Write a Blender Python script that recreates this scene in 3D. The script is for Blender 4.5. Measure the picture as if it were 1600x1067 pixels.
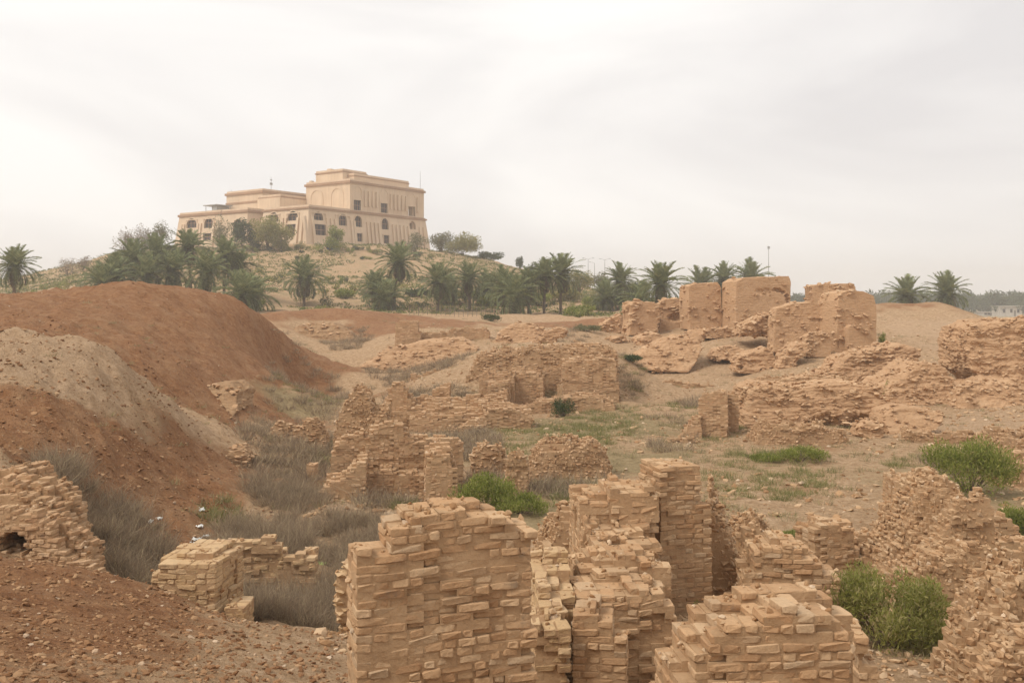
import bpy, bmesh, math, random
import numpy as np
from mathutils import Vector, Matrix

R = math.radians
for o in list(bpy.data.objects):
    bpy.data.objects.remove(o, do_unlink=True)
scene = bpy.context.scene
COL = scene.collection
EYE, FPX, HORIZ = 6.0, 1555.0, 475.0      # eye height, focal length in pixels of a 1600 px frame, horizon row

# ------------------------------------------------------------------ camera
cam_data = bpy.data.cameras.new("camera")
cam = bpy.data.objects.new("camera", cam_data)
COL.objects.link(cam)
cam.location = (0, 0, EYE)
cam.rotation_euler = (R(90), 0, 0)
cam_data.sensor_width = 36.0
cam_data.lens = 36.0 * FPX / 1600.0
cam_data.shift_y = -(533.5 - HORIZ) / 1600.0
cam_data.clip_start = 0.1
cam_data.clip_end = 12000
scene.camera = cam

# ------------------------------------------------------------------ sky and sun
SUN_EL, SUN_AZ = 50.0, -122.0               # degrees; azimuth from +Y, positive to the right
world = bpy.data.worlds.new("World")
scene.world = world
world.use_nodes = True
wn = world.node_tree
wn.nodes.clear()
def wnode(t, **kw):
    n = wn.nodes.new(t)
    for k, v in kw.items():
        setattr(n, k, v)
    return n
w_out = wnode('ShaderNodeOutputWorld')
w_bg = wnode('ShaderNodeBackground')
w_bg.inputs['Strength'].default_value = 0.1
w_sky = wnode('ShaderNodeTexSky', sky_type='NISHITA', sun_disc=False)
w_sky.sun_elevation = R(SUN_EL)
w_sky.sun_rotation = R(SUN_AZ)
w_sky.dust_density = 4.0
w_tc = wnode('ShaderNodeTexCoord')
w_map = wnode('ShaderNodeMapping')
w_map.inputs['Scale'].default_value = (1.0, 1.0, 3.2)
w_map.inputs['Location'].default_value = (0.35, 0.2, 0.1)
w_noise = wnode('ShaderNodeTexNoise')
w_noise.inputs['Scale'].default_value = 1.7
w_noise.inputs['Detail'].default_value = 5
w_noise.inputs['Roughness'].default_value = 0.5
w_noise.inputs['Distortion'].default_value = 0.6
w_ramp = wnode('ShaderNodeValToRGB')
w_ramp.color_ramp.elements[0].position = 0.34
w_ramp.color_ramp.elements[0].color = (5.5, 5.32, 5.27, 1)
w_ramp.color_ramp.elements[1].position = 0.62
w_ramp.color_ramp.elements[1].color = (7.35, 7.15, 6.9, 1)
w_mix = wnode('ShaderNodeMixRGB')
w_mix.inputs['Fac'].default_value = 0.95   # closed cloud cover, a little of the sky behind it
wl = wn.links.new
wl(w_tc.outputs['Generated'], w_map.inputs['Vector'])
wl(w_map.outputs['Vector'], w_noise.inputs['Vector'])
wl(w_noise.outputs['Fac'], w_ramp.inputs['Fac'])
wl(w_sky.outputs['Color'], w_mix.inputs['Color1'])
wl(w_ramp.outputs['Color'], w_mix.inputs['Color2'])
wl(w_mix.outputs['Color'], w_bg.inputs['Color'])
wl(w_bg.outputs['Background'], w_out.inputs['Surface'])

sun_data = bpy.data.lights.new("sun", 'SUN')
sun_data.energy = 1.5
sun_data.angle = R(18)
sun_data.color = (1.0, 0.95, 0.87)
sun = bpy.data.objects.new("sun", sun_data)
COL.objects.link(sun)
_sd = Vector((math.sin(R(SUN_AZ)) * math.cos(R(SUN_EL)), math.cos(R(SUN_AZ)) * math.cos(R(SUN_EL)), math.sin(R(SUN_EL))))
sun.rotation_euler = (-_sd).to_track_quat('-Z', 'Y').to_euler()
sun.location = (-60, 40, 120)

scene.view_settings.view_transform = 'Standard'
scene.view_settings.look = 'None'
scene.view_settings.exposure = 0.62
scene.view_settings.gamma = 1.0
scene.view_settings.use_curve_mapping = False
scene.cycles.max_bounces = 5
scene.cycles.diffuse_bounces = 3
scene.cycles.volume_bounces = 1
scene.cycles.transparent_max_bounces = 6

rng = np.random.default_rng(7)
random.seed(7)

# ------------------------------------------------------------------ numpy noise
def _hash(ix, iy, iz, seed):
    h = (ix * 374761393 + iy * 668265263 + iz * 1274126177 + seed * 974711) & 0xFFFFFFFF
    h = ((h ^ (h >> 13)) * 1103515245) & 0xFFFFFFFF
    h = ((h ^ (h >> 15)) * 12345701) & 0xFFFFFFFF
    return ((h ^ (h >> 16)) & 0xFFFF) / 65535.0
def vnoise(x, y, z=0.0, seed=0):
    x, y, z = np.broadcast_arrays(np.asarray(x, float), np.asarray(y, float), np.asarray(z, float))
    ix, iy, iz = (np.floor(a).astype(np.int64) for a in (x, y, z))
    fx, fy, fz = x - ix, y - iy, z - iz
    fx, fy, fz = (f * f * f * (f * (f * 6 - 15) + 10) for f in (fx, fy, fz))
    r = 0.0
    for dx in (0, 1):
        wx = fx if dx else 1 - fx
        for dy in (0, 1):
            wy = fy if dy else 1 - fy
            for dz in (0, 1):
                wz = fz if dz else 1 - fz
                r = r + wx * wy * wz * _hash(ix + dx, iy + dy, iz + dz, seed)
    return r
def fbm(x, y, z=0.0, seed=0, octaves=4, gain=0.5):
    a, s, t, f = 1.0, 0.0, 0.0, 1.0
    for k in range(octaves):
        s = s + a * vnoise(np.asarray(x) * f, np.asarray(y) * f, np.asarray(z) * f, seed + k * 17)
        t += a
        a *= gain
        f *= 2.03
    return s / t

# ------------------------------------------------------------------ object helpers
def tag(o, label=None, cat=None, group=None, kind=None):
    if label: o["label"] = label
    if cat: o["category"] = cat
    if group: o["group"] = group
    if kind: o["kind"] = kind
    return o
def link(name, data, parent=None, mat=None):
    o = bpy.data.objects.new(name, data)
    COL.objects.link(o)
    if parent is not None: o.parent = parent
    if mat is not None and data is not None and not data.materials: data.materials.append(mat)
    return o
def empty(name, loc=(0, 0, 0), rz=0.0):
    o = bpy.data.objects.new(name, None)
    COL.objects.link(o)
    o.location = loc
    o.rotation_euler = (0, 0, rz)
    o.empty_display_size = 0.3
    return o
def mesh_np(name, V, F, smooth=False):
    """V (n,3); F (m,3) or (m,4), or a list of such arrays."""
    me = bpy.data.meshes.new(name)
    if not isinstance(F, (list, tuple)): F = [F]
    F = [np.asarray(f, dtype=np.int32) for f in F if len(f)]
    V = np.asarray(V, dtype=np.float32)
    nl = sum(f.size for f in F)
    npoly = sum(len(f) for f in F)
    me.vertices.add(len(V)); me.vertices.foreach_set("co", V.ravel())
    me.loops.add(nl); me.loops.foreach_set("vertex_index", np.concatenate([f.ravel() for f in F]))
    me.polygons.add(npoly)
    starts, s = [], 0
    for f in F:
        k = f.shape[1]
        starts.append(s + np.arange(len(f), dtype=np.int32) * k)
        s += f.size
    me.polygons.foreach_set("loop_start", np.concatenate(starts).astype(np.int32))
    me.polygons.foreach_set("use_smooth", np.full(npoly, smooth, dtype=bool))
    me.update(calc_edges=True)
    return me
class MB:
    """collects boxes, prisms and tubes into one mesh"""
    def __init__(s): s.v, s.f = [], []
    def add(s, vs, fs):
        b = len(s.v)
        s.v += [tuple(v) for v in vs]
        s.f += [tuple(b + i for i in f) for f in fs]
    def box(s, x0, x1, y0, y1, z0, z1):
        s.add([(x0,y0,z0),(x1,y0,z0),(x1,y1,z0),(x0,y1,z0),(x0,y0,z1),(x1,y0,z1),(x1,y1,z1),(x0,y1,z1)],
              [(3,2,1,0),(4,5,6,7),(0,1,5,4),(1,2,6,5),(2,3,7,6),(3,0,4,7)])
    def frustum(s, lo, hi, z0, z1):
        (x0,x1,y0,y1), (X0,X1,Y0,Y1) = lo, hi
        s.add([(x0,y0,z0),(x1,y0,z0),(x1,y1,z0),(x0,y1,z0),(X0,Y0,z1),(X1,Y0,z1),(X1,Y1,z1),(X0,Y1,z1)],
              [(3,2,1,0),(4,5,6,7),(0,1,5,4),(1,2,6,5),(2,3,7,6),(3,0,4,7)])
    def tube(s, pts, radii, n=8, caps=True):
        pts = [Vector(p) for p in pts]
        if not hasattr(radii, '__len__'): radii = [radii] * len(pts)
        b = len(s.v)
        for i, p in enumerate(pts):
            d = (pts[min(i+1, len(pts)-1)] - pts[max(i-1, 0)]).normalized()
            a = d.cross(Vector((0,0,1)) if abs(d.z) < .9 else Vector((1,0,0))).normalized()
            c = d.cross(a)
            for k in range(n):
                t = 2*math.pi*k/n
                q = p + (a*math.cos(t) + c*math.sin(t)) * radii[i]
                s.v.append(tuple(q))
        for i in range(len(pts)-1):
            for k in range(n):
                k2 = (k+1) % n
                s.f.append((b+i*n+k, b+i*n+k2, b+(i+1)*n+k2, b+(i+1)*n+k))
        if caps:
            s.f.append(tuple(b+k for k in range(n))[::-1])
            s.f.append(tuple(b+(len(pts)-1)*n+k for k in range(n)))
    def mesh(s, name, smooth=False):
        me = bpy.data.meshes.new(name)
        me.from_pydata(s.v, [], s.f)
        if smooth: me.polygons.foreach_set("use_smooth", [True]*len(me.polygons))
        me.update()
        return me
    def build(s, name, mat, parent=None, smooth=False):
        return link(name, s.mesh(name, smooth), parent, mat)

def at(px, py, d):
    """world point on the ray through a photo pixel, d metres in front of the camera"""
    return np.array([(px - 800.0) * d / FPX, d, EYE - (py - HORIZ) * d / FPX])

# ------------------------------------------------------------------ materials
def new_mat(name):
    m = bpy.data.materials.new(name)
    m.use_nodes = True
    nt = m.node_tree
    b = nt.nodes['Principled BSDF']
    b.inputs['Roughness'].default_value = 0.95
    b.inputs['Specular IOR Level'].default_value = 0.12
    return m, nt, b
def nd(nt, t, ins=None, **kw):
    n = nt.nodes.new(t)
    for k, v in kw.items(): setattr(n, k, v)
    for k, v in (ins or {}).items():
        if hasattr(v, 'is_output') or isinstance(v, bpy.types.NodeSocket): nt.links.new(v, n.inputs[k])
        else: n.inputs[k].default_value = v
    return n
def ramp(nt, fac, stops):
    n = nt.nodes.new('ShaderNodeValToRGB')
    e = n.color_ramp.elements
    while len(e) < len(stops): e.new(0.5)
    for i, (p, c) in enumerate(stops):
        e[i].position = p
        e[i].color = (*c, 1) if len(c) == 3 else c
    nt.links.new(fac, n.inputs['Fac'])
    return n.outputs['Color']
def mixc(nt, fac, a, b, blend='MIX'):
    n = nd(nt, 'ShaderNodeMixRGB', blend_type=blend)
    for k, v in (('Fac', fac), ('Color1', a), ('Color2', b)):
        if isinstance(v, bpy.types.NodeSocket): nt.links.new(v, n.inputs[k])
        elif k == 'Fac': n.inputs[k].default_value = v
        else: n.inputs[k].default_value = (*v, 1)
    return n.outputs['Color']
def math_n(nt, op, a, b=0.0, clamp=False):
    n = nd(nt, 'ShaderNodeMath', operation=op, use_clamp=clamp)
    for i, v in enumerate((a, b)):
        if isinstance(v, bpy.types.NodeSocket): nt.links.new(v, n.inputs[i])
        else: n.inputs[i].default_value = v
    return n.outputs[0]
def noise(nt, vec, scale, detail=5, rough=0.55, dist=0.0):
    n = nd(nt, 'ShaderNodeTexNoise', {'Scale': scale, 'Detail': detail, 'Roughness': rough, 'Distortion': dist})
    if vec is not None: nt.links.new(vec, n.inputs['Vector'])
    return n.outputs['Fac']
def bump(nt, b, h, strength=0.5, dist=0.05):
    n = nd(nt, 'ShaderNodeBump', {'Strength': strength, 'Distance': dist, 'Height': h})
    nt.links.new(n.outputs['Normal'], b.inputs['Normal'])
def wpos(nt): return nd(nt, 'ShaderNodeNewGeometry').outputs['Position']
def rnd_id(nt):
    g = nd(nt, 'ShaderNodeNewGeometry').outputs['Random Per Island']
    o = nd(nt, 'ShaderNodeObjectInfo').outputs['Random']
    return math_n(nt, 'FRACT', math_n(nt, 'ADD', g, o))

def mat_brick(name, stops, stain=0.5):
    m, nt, b = new_mat(name)
    P = wpos(nt)
    c = ramp(nt, rnd_id(nt), stops)
    big = noise(nt, P, 2.6, 6, 0.65)
    c = mixc(nt, ramp(nt, big, [(0.36, (0.08,) * 3), (0.62, (stain,) * 3)]), c, (0.50, 0.335, 0.195))
    fine = noise(nt, P, 22, 6, 0.65)
    c = mixc(nt, 0.55, c, ramp(nt, fine, [(0.25, (0.62, 0.57, 0.52)), (0.5, (1, 1, 1)), (0.78, (1.22, 1.18, 1.12))]), 'MULTIPLY')
    spots = noise(nt, P, 5.5, 5, 0.7)
    c = mixc(nt, ramp(nt, spots, [(0.58, (0, 0, 0)), (0.70, (0.6,) * 3)]), c, (0.19, 0.145, 0.105))
    nt.links.new(c, b.inputs['Base Color'])
    bump(nt, b, math_n(nt, 'ADD', noise(nt, P, 30, 6, 0.7), noise(nt, P, 9, 4, 0.6)), 0.55, 0.03)
    return m
BRICK = [(0.0, (0.34, 0.19, 0.095)), (0.25, (0.46, 0.27, 0.14)), (0.55, (0.51, 0.32, 0.175)), (0.8, (0.58, 0.40, 0.24)), (0.92, (0.46, 0.33, 0.21)), (1.0, (0.40, 0.235, 0.12))]
M = {}
M['brick'] = mat_brick('brick', BRICK)
M['brick_far'] = mat_brick('brick_weathered', [(0, (0.37, 0.21, 0.11)), (0.5, (0.50, 0.31, 0.175)), (1, (0.59, 0.41, 0.255))])
M['brick_yellow'] = mat_brick('brick_yellow', [(0, (0.45, 0.30, 0.155)), (0.5, (0.54, 0.37, 0.20)), (1, (0.58, 0.42, 0.25))])

def mat_mortar():
    m, nt, b = new_mat('mud_mortar')
    P = wpos(nt)
    c = ramp(nt, noise(nt, P, 6, 6, 0.65), [(0.3, (0.30, 0.18, 0.095)), (0.55, (0.38, 0.235, 0.125)), (0.75, (0.50, 0.335, 0.195))])
    c = mixc(nt, ramp(nt, noise(nt, P, 2.6, 6, 0.65), [(0.36, (0.08,) * 3), (0.62, (0.72,) * 3)]), c, (0.50, 0.335, 0.195))
    nt.links.new(c, b.inputs['Base Color'])
    bump(nt, b, noise(nt, P, 25, 6, 0.7), 0.6, 0.03)
    return m
M['mortar'] = mat_mortar()

def mat_mass(name, course=True, tint=(1, 1, 1), calm=0.0):
    """brickwork too far off to see the single bricks: courses only as fine relief"""
    m, nt, b = new_mat(name)
    P = wpos(nt)
    mp = nd(nt, 'ShaderNodeMapping', {'Vector': P, 'Scale': (0.55, 0.55, 2.6)}).outputs['Vector']
    strata = noise(nt, mp, 1.1, 6, 0.62, 0.4)
    big = noise(nt, P, 0.33, 4, 0.55)
    c = ramp(nt, strata, [(0.28, (0.36, 0.21, 0.11)), (0.5, (0.48, 0.295, 0.165)), (0.72, (0.57, 0.38, 0.225))])
    c = mixc(nt, ramp(nt, big, [(0.35, (0, 0, 0)), (0.7, (0.6,) * 3)]), c, (0.52, 0.33, 0.19))
    if calm: c = mixc(nt, calm, c, (0.53, 0.335, 0.19))
    c = mixc(nt, 1.0, c, tint, 'MULTIPLY')
    fine = noise(nt, P, 5, 6, 0.7)
    c = mixc(nt, 0.45, c, ramp(nt, fine, [(0.25, (0.62, 0.58, 0.54)), (0.5, (1, 1, 1)), (0.8, (1.2, 1.17, 1.12))]), 'MULTIPLY')
    nt.links.new(c, b.inputs['Base Color'])
    h = math_n(nt, 'ADD', math_n(nt, 'MULTIPLY', noise(nt, mp, 3.2, 6, 0.65), 1.3), fine)
    if course:
        sz = nd(nt, 'ShaderNodeSeparateXYZ', {'Vector': P}).outputs['Z']
        w = math_n(nt, 'FRACT', math_n(nt, 'ADD', math_n(nt, 'MULTIPLY', sz, 5.0), math_n(nt, 'MULTIPLY', big, 0.5)))
        groove = math_n(nt, 'LESS_THAN', w, 0.16)
        h = math_n(nt, 'SUBTRACT', h, math_n(nt, 'MULTIPLY', groove, 0.35))
    bump(nt, b, h, 0.7 - .35 * calm, 0.12)
    return m
M['mass'] = mat_mass('brick_mass', calm=.6)
M['mass_rough'] = mat_mass('eroded_brick_mass', course=False)
M['earth'] = mat_mass('layered_earth', course=False, tint=(.74, .74, .72))

def mat_ground(name):
    m, nt, b = new_mat(name)
    P = wpos(nt)
    at_ = nd(nt, 'ShaderNodeAttribute', attribute_name='soil')
    sp = nd(nt, 'ShaderNodeSeparateColor', {'Color': at_.outputs['Color']})
    red, green, pale = sp.outputs[0], sp.outputs[1], sp.outputs[2]
    n1 = noise(nt, P, 0.35, 6, 0.6)
    n2 = noise(nt, P, 3.5, 7, 0.68)
    n3 = noise(nt, P, 14, 5, 0.7)
    sand = ramp(nt, n2, [(0.3, (0.31, 0.19, 0.10)), (0.48, (0.46, 0.30, 0.17)), (0.7, (0.61, 0.43, 0.275))])
    redc = ramp(nt, n2, [(0.28, (0.20, 0.09, 0.04)), (0.5, (0.30, 0.145, 0.066)), (0.72, (0.40, 0.215, 0.105))])
    redc = mixc(nt, ramp(nt, noise(nt, P, 0.9, 6, 0.7), [(0.45, (0, 0, 0)), (0.7, (0.75,) * 3)]), redc, (0.40, 0.235, 0.125))
    palec = ramp(nt, n2, [(0.3, (0.40, 0.255, 0.145)), (0.7, (0.58, 0.405, 0.255))])
    grass = ramp(nt, n2, [(0.3, (0.22, 0.17, 0.08)), (0.6, (0.36, 0.275, 0.145))])
    def zone(w, lo=0.32, hi=0.62):
        s = math_n(nt, 'ADD', w, math_n(nt, 'MULTIPLY', math_n(nt, 'SUBTRACT', math_n(nt, 'ADD', math_n(nt, 'MULTIPLY', n1, 0.6), math_n(nt, 'MULTIPLY', n2, 0.4)), 0.5), 1.7))
        return ramp(nt, s, [(lo, (0, 0, 0)), (hi, (1, 1, 1))])
    c = mixc(nt, zone(red, .38, .56), sand, redc)
    c = mixc(nt, zone(pale), c, palec)
    gz = mixc(nt, 1.0, zone(green, 0.34, 0.62), (0.82, 0.82, 0.82), 'MULTIPLY')
    c = mixc(nt, gz, c, grass)
    c = mixc(nt, 0.6, c, ramp(nt, n3, [(0.25, (0.66, 0.62, 0.58)), (0.5, (1, 1, 1)), (0.75, (1.2, 1.17, 1.13))]), 'MULTIPLY')
    vor = nd(nt, 'ShaderNodeTexVoronoi', {'Vector': P, 'Scale': 7.0}).outputs['Distance']
    peb = ramp(nt, vor, [(0.10, (0.55,) * 3), (0.2, (0, 0, 0))])
    c = mixc(nt, peb, c, (0.47, 0.33, 0.215))
    nt.links.new(c, b.inputs['Base Color'])
    h = math_n(nt, 'ADD', math_n(nt, 'ADD', n2, math_n(nt, 'MULTIPLY', n3, 0.6)), math_n(nt, 'MULTIPLY', peb, 0.25))
    bump(nt, b, h, 0.9, 0.16)
    return m
M['ground'] = mat_ground('soil')

def mat_plain(name, stops, rough=0.9, trans=0.0):
    m, nt, b = new_mat(name)
    c = ramp(nt, rnd_id(nt), stops)
    c = mixc(nt, 0.5, c, ramp(nt, noise(nt, wpos(nt), 1.3, 3, 0.6), [(0.3, (0.7, 0.72, 0.7)), (0.7, (1.2, 1.18, 1.1))]), 'MULTIPLY')
    nt.links.new(c, b.inputs['Base Color'])
    b.inputs['Roughness'].default_value = rough
    if trans:
        t = nd(nt, 'ShaderNodeBsdfTranslucent', {'Color': c})
        mx = nd(nt, 'ShaderNodeMixShader', {'Fac': trans, 1: b.outputs[0], 2: t.outputs[0]})
        nt.links.new(mx.outputs[0], nt.nodes['Material Output'].inputs['Surface'])
    return m
M['stone'] = mat_plain('rubble_stone', [(0, (0.28, 0.15, 0.07)), (0.4, (0.43, 0.27, 0.15)), (0.85, (0.52, 0.36, 0.22)), (1, (0.60, 0.46, 0.33))])
M['stone_red'] = mat_plain('red_stone', [(0, (0.18, 0.085, 0.038)), (0.6, (0.30, 0.165, 0.085)), (0.95, (0.40, 0.25, 0.14)), (1, (0.55, 0.43, 0.32))])
M['twig'] = mat_plain('dry_twig', [(0, (0.21, 0.15, 0.105)), (0.5, (0.33, 0.25, 0.175)), (0.85, (0.45, 0.35, 0.235)), (1, (0.56, 0.45, 0.28))], trans=0.35)
M['grass'] = mat_plain('grass_blade', [(0, (0.15, 0.17, 0.05)), (0.45, (0.23, 0.23, 0.085)), (0.75, (0.34, 0.30, 0.14)), (1, (0.44, 0.36, 0.21))], trans=0.3)
M['straw'] = mat_plain('straw', [(0, (0.26, 0.21, 0.12)), (0.6, (0.38, 0.31, 0.18)), (1, (0.30, 0.29, 0.12))], trans=0.3)
M['bush'] = mat_plain('tamarisk_leaf', [(0, (0.14, 0.17, 0.03)), (0.5, (0.25, 0.28, 0.065)), (0.9, (0.36, 0.36, 0.11)), (1, (0.43, 0.36, 0.17))], trans=0.45)
M['olive'] = mat_plain('olive_leaf', [(0, (0.18, 0.18, 0.05)), (0.5, (0.30, 0.28, 0.09)), (0.85, (0.40, 0.35, 0.14)), (1, (0.48, 0.39, 0.21))], trans=0.5)
M['scrub'] = mat_plain('scrub_leaf', [(0, (0.08, 0.10, 0.03)), (0.5, (0.17, 0.19, 0.055)), (0.85, (0.26, 0.26, 0.09)), (1, (0.33, 0.28, 0.14))], trans=0.3)
M['tamarisk'] = mat_plain('yellow_tamarisk', [(0, (0.20, 0.21, 0.05)), (0.5, (0.31, 0.31, 0.09)), (0.85, (0.40, 0.37, 0.14)), (1, (0.50, 0.41, 0.22))], trans=0.5)
M['leaf_dark'] = mat_plain('dark_leaf', [(0, (0.035, 0.055, 0.02)), (0.6, (0.07, 0.095, 0.035)), (1, (0.13, 0.14, 0.06))], trans=0.2)
M['leaf_grey'] = mat_plain('grey_leaf', [(0, (0.12, 0.125, 0.06)), (0.6, (0.20, 0.19, 0.095)), (1, (0.28, 0.24, 0.14))], trans=0.3)
M['bare'] = mat_plain('bare_twig', [(0, (0.20, 0.15, 0.105)), (1, (0.33, 0.26, 0.19))])
M['frond'] = mat_plain('palm_leaflet', [(0, (0.12, 0.15, 0.06)), (0.5, (0.215, 0.245, 0.11)), (1, (0.34, 0.355, 0.18))], 0.6, trans=0.3)
M['frond_dead'] = mat_plain('dead_frond', [(0, (0.13, 0.10, 0.065)), (1, (0.24, 0.185, 0.115))])
M['trunk'] = mat_plain('palm_trunk', [(0, (0.12, 0.09, 0.065)), (1, (0.17, 0.13, 0.09))])
M['bark'] = mat_plain('bark', [(0, (0.13, 0.095, 0.065)), (1, (0.19, 0.14, 0.10))])
M['metal'] = mat_plain('grey_metal', [(0, (0.32, 0.32, 0.32)), (1, (0.38, 0.38, 0.38))], 0.5)
M['post'] = mat_plain('fence_iron', [(0, (0.16, 0.13, 0.10)), (1, (0.22, 0.18, 0.14))], 0.7)
M['white'] = mat_plain('white_plastic', [(0, (0.66, 0.66, 0.64)), (1, (0.80, 0.80, 0.78))], 0.6)
M['lime'] = mat_plain('lime_plastic', [(0, (0.55, 0.70, 0.24)), (1, (0.62, 0.74, 0.34))], 0.6)
M['blue'] = mat_plain('blue_paint', [(0, (0.03, 0.12, 0.36)), (1, (0.04, 0.14, 0.4))], 0.6)
M['glass'] = mat_plain('dark_window', [(0, (0.035, 0.028, 0.028)), (1, (0.06, 0.05, 0.05))], 0.35)
M['whitewall'] = mat_plain('whitewash', [(0, (0.48, 0.44, 0.39)), (1, (0.55, 0.51, 0.46))])
def mat_palace(name, c0, c1):
    m, nt, b = new_mat(name)
    P = wpos(nt)
    c = ramp(nt, noise(nt, P, 0.22, 5, 0.6), [(0.3, c0), (0.7, c1)])
    mp = nd(nt, 'ShaderNodeMapping', {'Vector': P, 'Scale': (1.2, 1.2, 0.12)}).outputs['Vector']
    c = mixc(nt, 0.4, c, ramp(nt, noise(nt, mp, 1.0, 5, 0.6), [(0.3, (0.78, 0.75, 0.72)), (0.6, (1.08, 1.07, 1.05))]), 'MULTIPLY')
    nt.links.new(c, b.inputs['Base Color'])
    bump(nt, b, noise(nt, P, 2.5, 4, 0.6), 0.3, 0.05)
    return m
M['palace'] = mat_palace('palace_stone', (0.60, 0.45, 0.31), (0.68, 0.53, 0.38))
M['palace_trim'] = mat_palace('palace_brick_band', (0.34, 0.21, 0.13), (0.41, 0.26, 0.165))

# ------------------------------------------------------------------ terrain: heights from surveyed points
CP = []     # theta, ln d, z, red, green, pale
T = {'s': (0, 0, 0), 'r': (1, 0, 0), 'g': (0, 1, 0), 'p': (0, 0, 1), 'm': (.5, 0, 0), 'h': (.12, .42, .0), 'b': (0, .35, 0), 'q': (.45, 0, .1)}
def cp(px, py, d, t='s'):
    CP.append((math.atan2(px - 800, FPX), math.log(d / math.cos(math.atan2(px - 800, FPX))), EYE - (py - HORIZ) * d / FPX, *T[t]))
def cz(px, z, d, t='s'):
    CP.append((math.atan2(px - 800, FPX), math.log(d / math.cos(math.atan2(px - 800, FPX))), z, *T[t]))
def ca(deg, z, r, t='s'):
    CP.append((R(deg), math.log(r), z, *T[t]))
for deg in (-178, -135, -95, -60, -40, -15, 0, 15, 40, 60, 95, 135, 178):
    ca(deg, 4.25, 1.0, 'm'); ca(deg, 4.0, 3.2, 'm')
for deg in (-178, -135, -95, -60, 60, 95, 135, 178):
    ca(deg, 3.4, 10, 'm'); ca(deg, 2.0 if deg > 0 else 4.0, 40, 'm'); ca(deg, 1.5, 150); ca(deg, 0, 600); ca(deg, 0, 4500)
# foreground slope, left
for a in [(0,1067,8,'q'),(300,1067,9.5,'q'),(550,1067,12,'s'),(0,960,11,'r'),(150,960,12.5,'r'),(300,1000,12.5,'q'),(0,873,14.5,'r'),(125,884,15,'r'),(230,917,15.5,'q'),
          (350,962,15.5,'q'),(450,976,16,'s'),(550,990,16,'s'),(-200,1000,9,'r'),(-300,880,14,'r')]: cp(*a)
for a in [(450,0,19,'b'),(540,0,18.5,'b'),(340,.1,19.5,'b'),(250,.35,20,'b'),(700,1.9,8,'s'),(700,1.3,10.5,'s'),(1200,1.9,8,'s'),(1200,1.1,10.5,'s'),(950,1.0,12,'s'),(800,.8,12.5,'s'),
          (950,2.9,5,'s'),(700,2.9,5),(1200,2.9,5),(500,3.0,5,'m'),(1500,2.9,5),(1240,.5,15,'s'),(800,0,22,'s'),(900,.3,16.5),(1000,0,24,'s'),(1180,.3,18),(1250,0.1,19)]: cz(*a)
for a in [(150,868,20,'b'),(130,826,21,'b'),(1080,985,15,'m'),(1110,960,16.5,'m'),(1400,1030,15.5,'s'),(1390,1067,14,'s'),(1500,1010,17.5,'s'),(1590,1067,12,'m'),(1400,905,21,'b'),(1330,892,22.5,'s'),
          (860,880,22,'s'),(850,810,27,'g'),(1130,800,28,'s'),(1250,800,28.5,'s'),(1250,760,33,'m'),(1350,780,30.5,'s'),(1470,760,32.5,'g'),(1560,850,25,'g'),(1700,850,25),(1700,760,33),
          (1150,745,34.5,'b'),(1150,700,41.5,'b'),(1250,700,41.5,'q'),(1350,720,38,'b'),(1050,640,56,'s'),(1000,690,43.5,'b'),(930,660,50,'g'),(950,720,38,'g'),(760,800,28.5,'g'),(700,800,28.5,'s'),(600,790,29.6,'s'),
          (540,790,29.6,'p'),(650,842,25.4,'b'),(450,850,24.8,'b'),(330,840,25.4,'m'),(450,795,29.2,'b'),(450,720,38,'b'),(450,680,45.5,'b'),(480,640,56.5,'g'),(440,605,71,'b'),(560,600,74,'s'),(560,640,56.5,'s'),
          (560,562,86,'s'),(520,577,83,'m'),(650,578,80,'b'),(700,562,80,'b'),(600,532,92,'s'),(540,532,100,'b'),(500,512,104,'s'),(900,680,45.5,'g'),(860,640,57,'g'),(760,690,43.5,'b'),(830,660,50.5,'g')]: cp(*a)
# terrace and rows of ruins in the middle
for a in [(850,547,65),(750,562,68),(955,547,68),(850,536,76),(700,537,86),(760,522,95),(860,522,95),(640,522,96,'s'),(600,520,101,'r'),(480,483,112,'r'),(560,485,112,'r'),(440,488,106,'r'),
          (640,503,112,'r'),(560,515,103,'r'),(700,494,125),(760,493,130),(850,497,128),(900,506,118,'r'),(960,496,120,'r'),(930,517,105),(900,640,56.5,'g'),(980,602,74,'g'),(1000,620,64.5,'s'),
          (960,560,88),(970,590,79),(1000,527,98),(1050,521,100),(1100,516,98),(1200,521,92),(1150,541,88),(1050,583,80),(1150,587,78),(1250,562,76),(1250,602,68,'s'),(1330,549,80),(1400,547,80),
          (1300,577,70),(1450,562,75),(1500,542,80,'p'),(1420,519,100,'p'),(1530,519,100,'p'),(1370,519,100),(1380,473,112,'m'),(1420,477,112,'m'),(1475,471,112,'m'),(1510,490,112,'m'),(1540,513,112),
          (1550,652,52,'p'),(1580,622,58),(1500,662,50,'p'),(1450,642,54),(1570,705,41,'s'),(1300,652,52),(1500,602,62,'q'),(1700,650,52),(1700,560,75),(1400,600,65)]: cp(*a)
for a in [(850,0,54,'s'),(760,0,53,'b'),(700,0.1,56,'b'),(480,3.6,130,'h'),(560,3.9,135,'h'),(1440,2,140,'g'),(1540,.4,140,'g'),(1380,2.5,135,'g'),(1700,0,140,'g'),(1200,3.4,125,'h'),(1050,3.6,125,'h')]: cz(*a)
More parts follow.
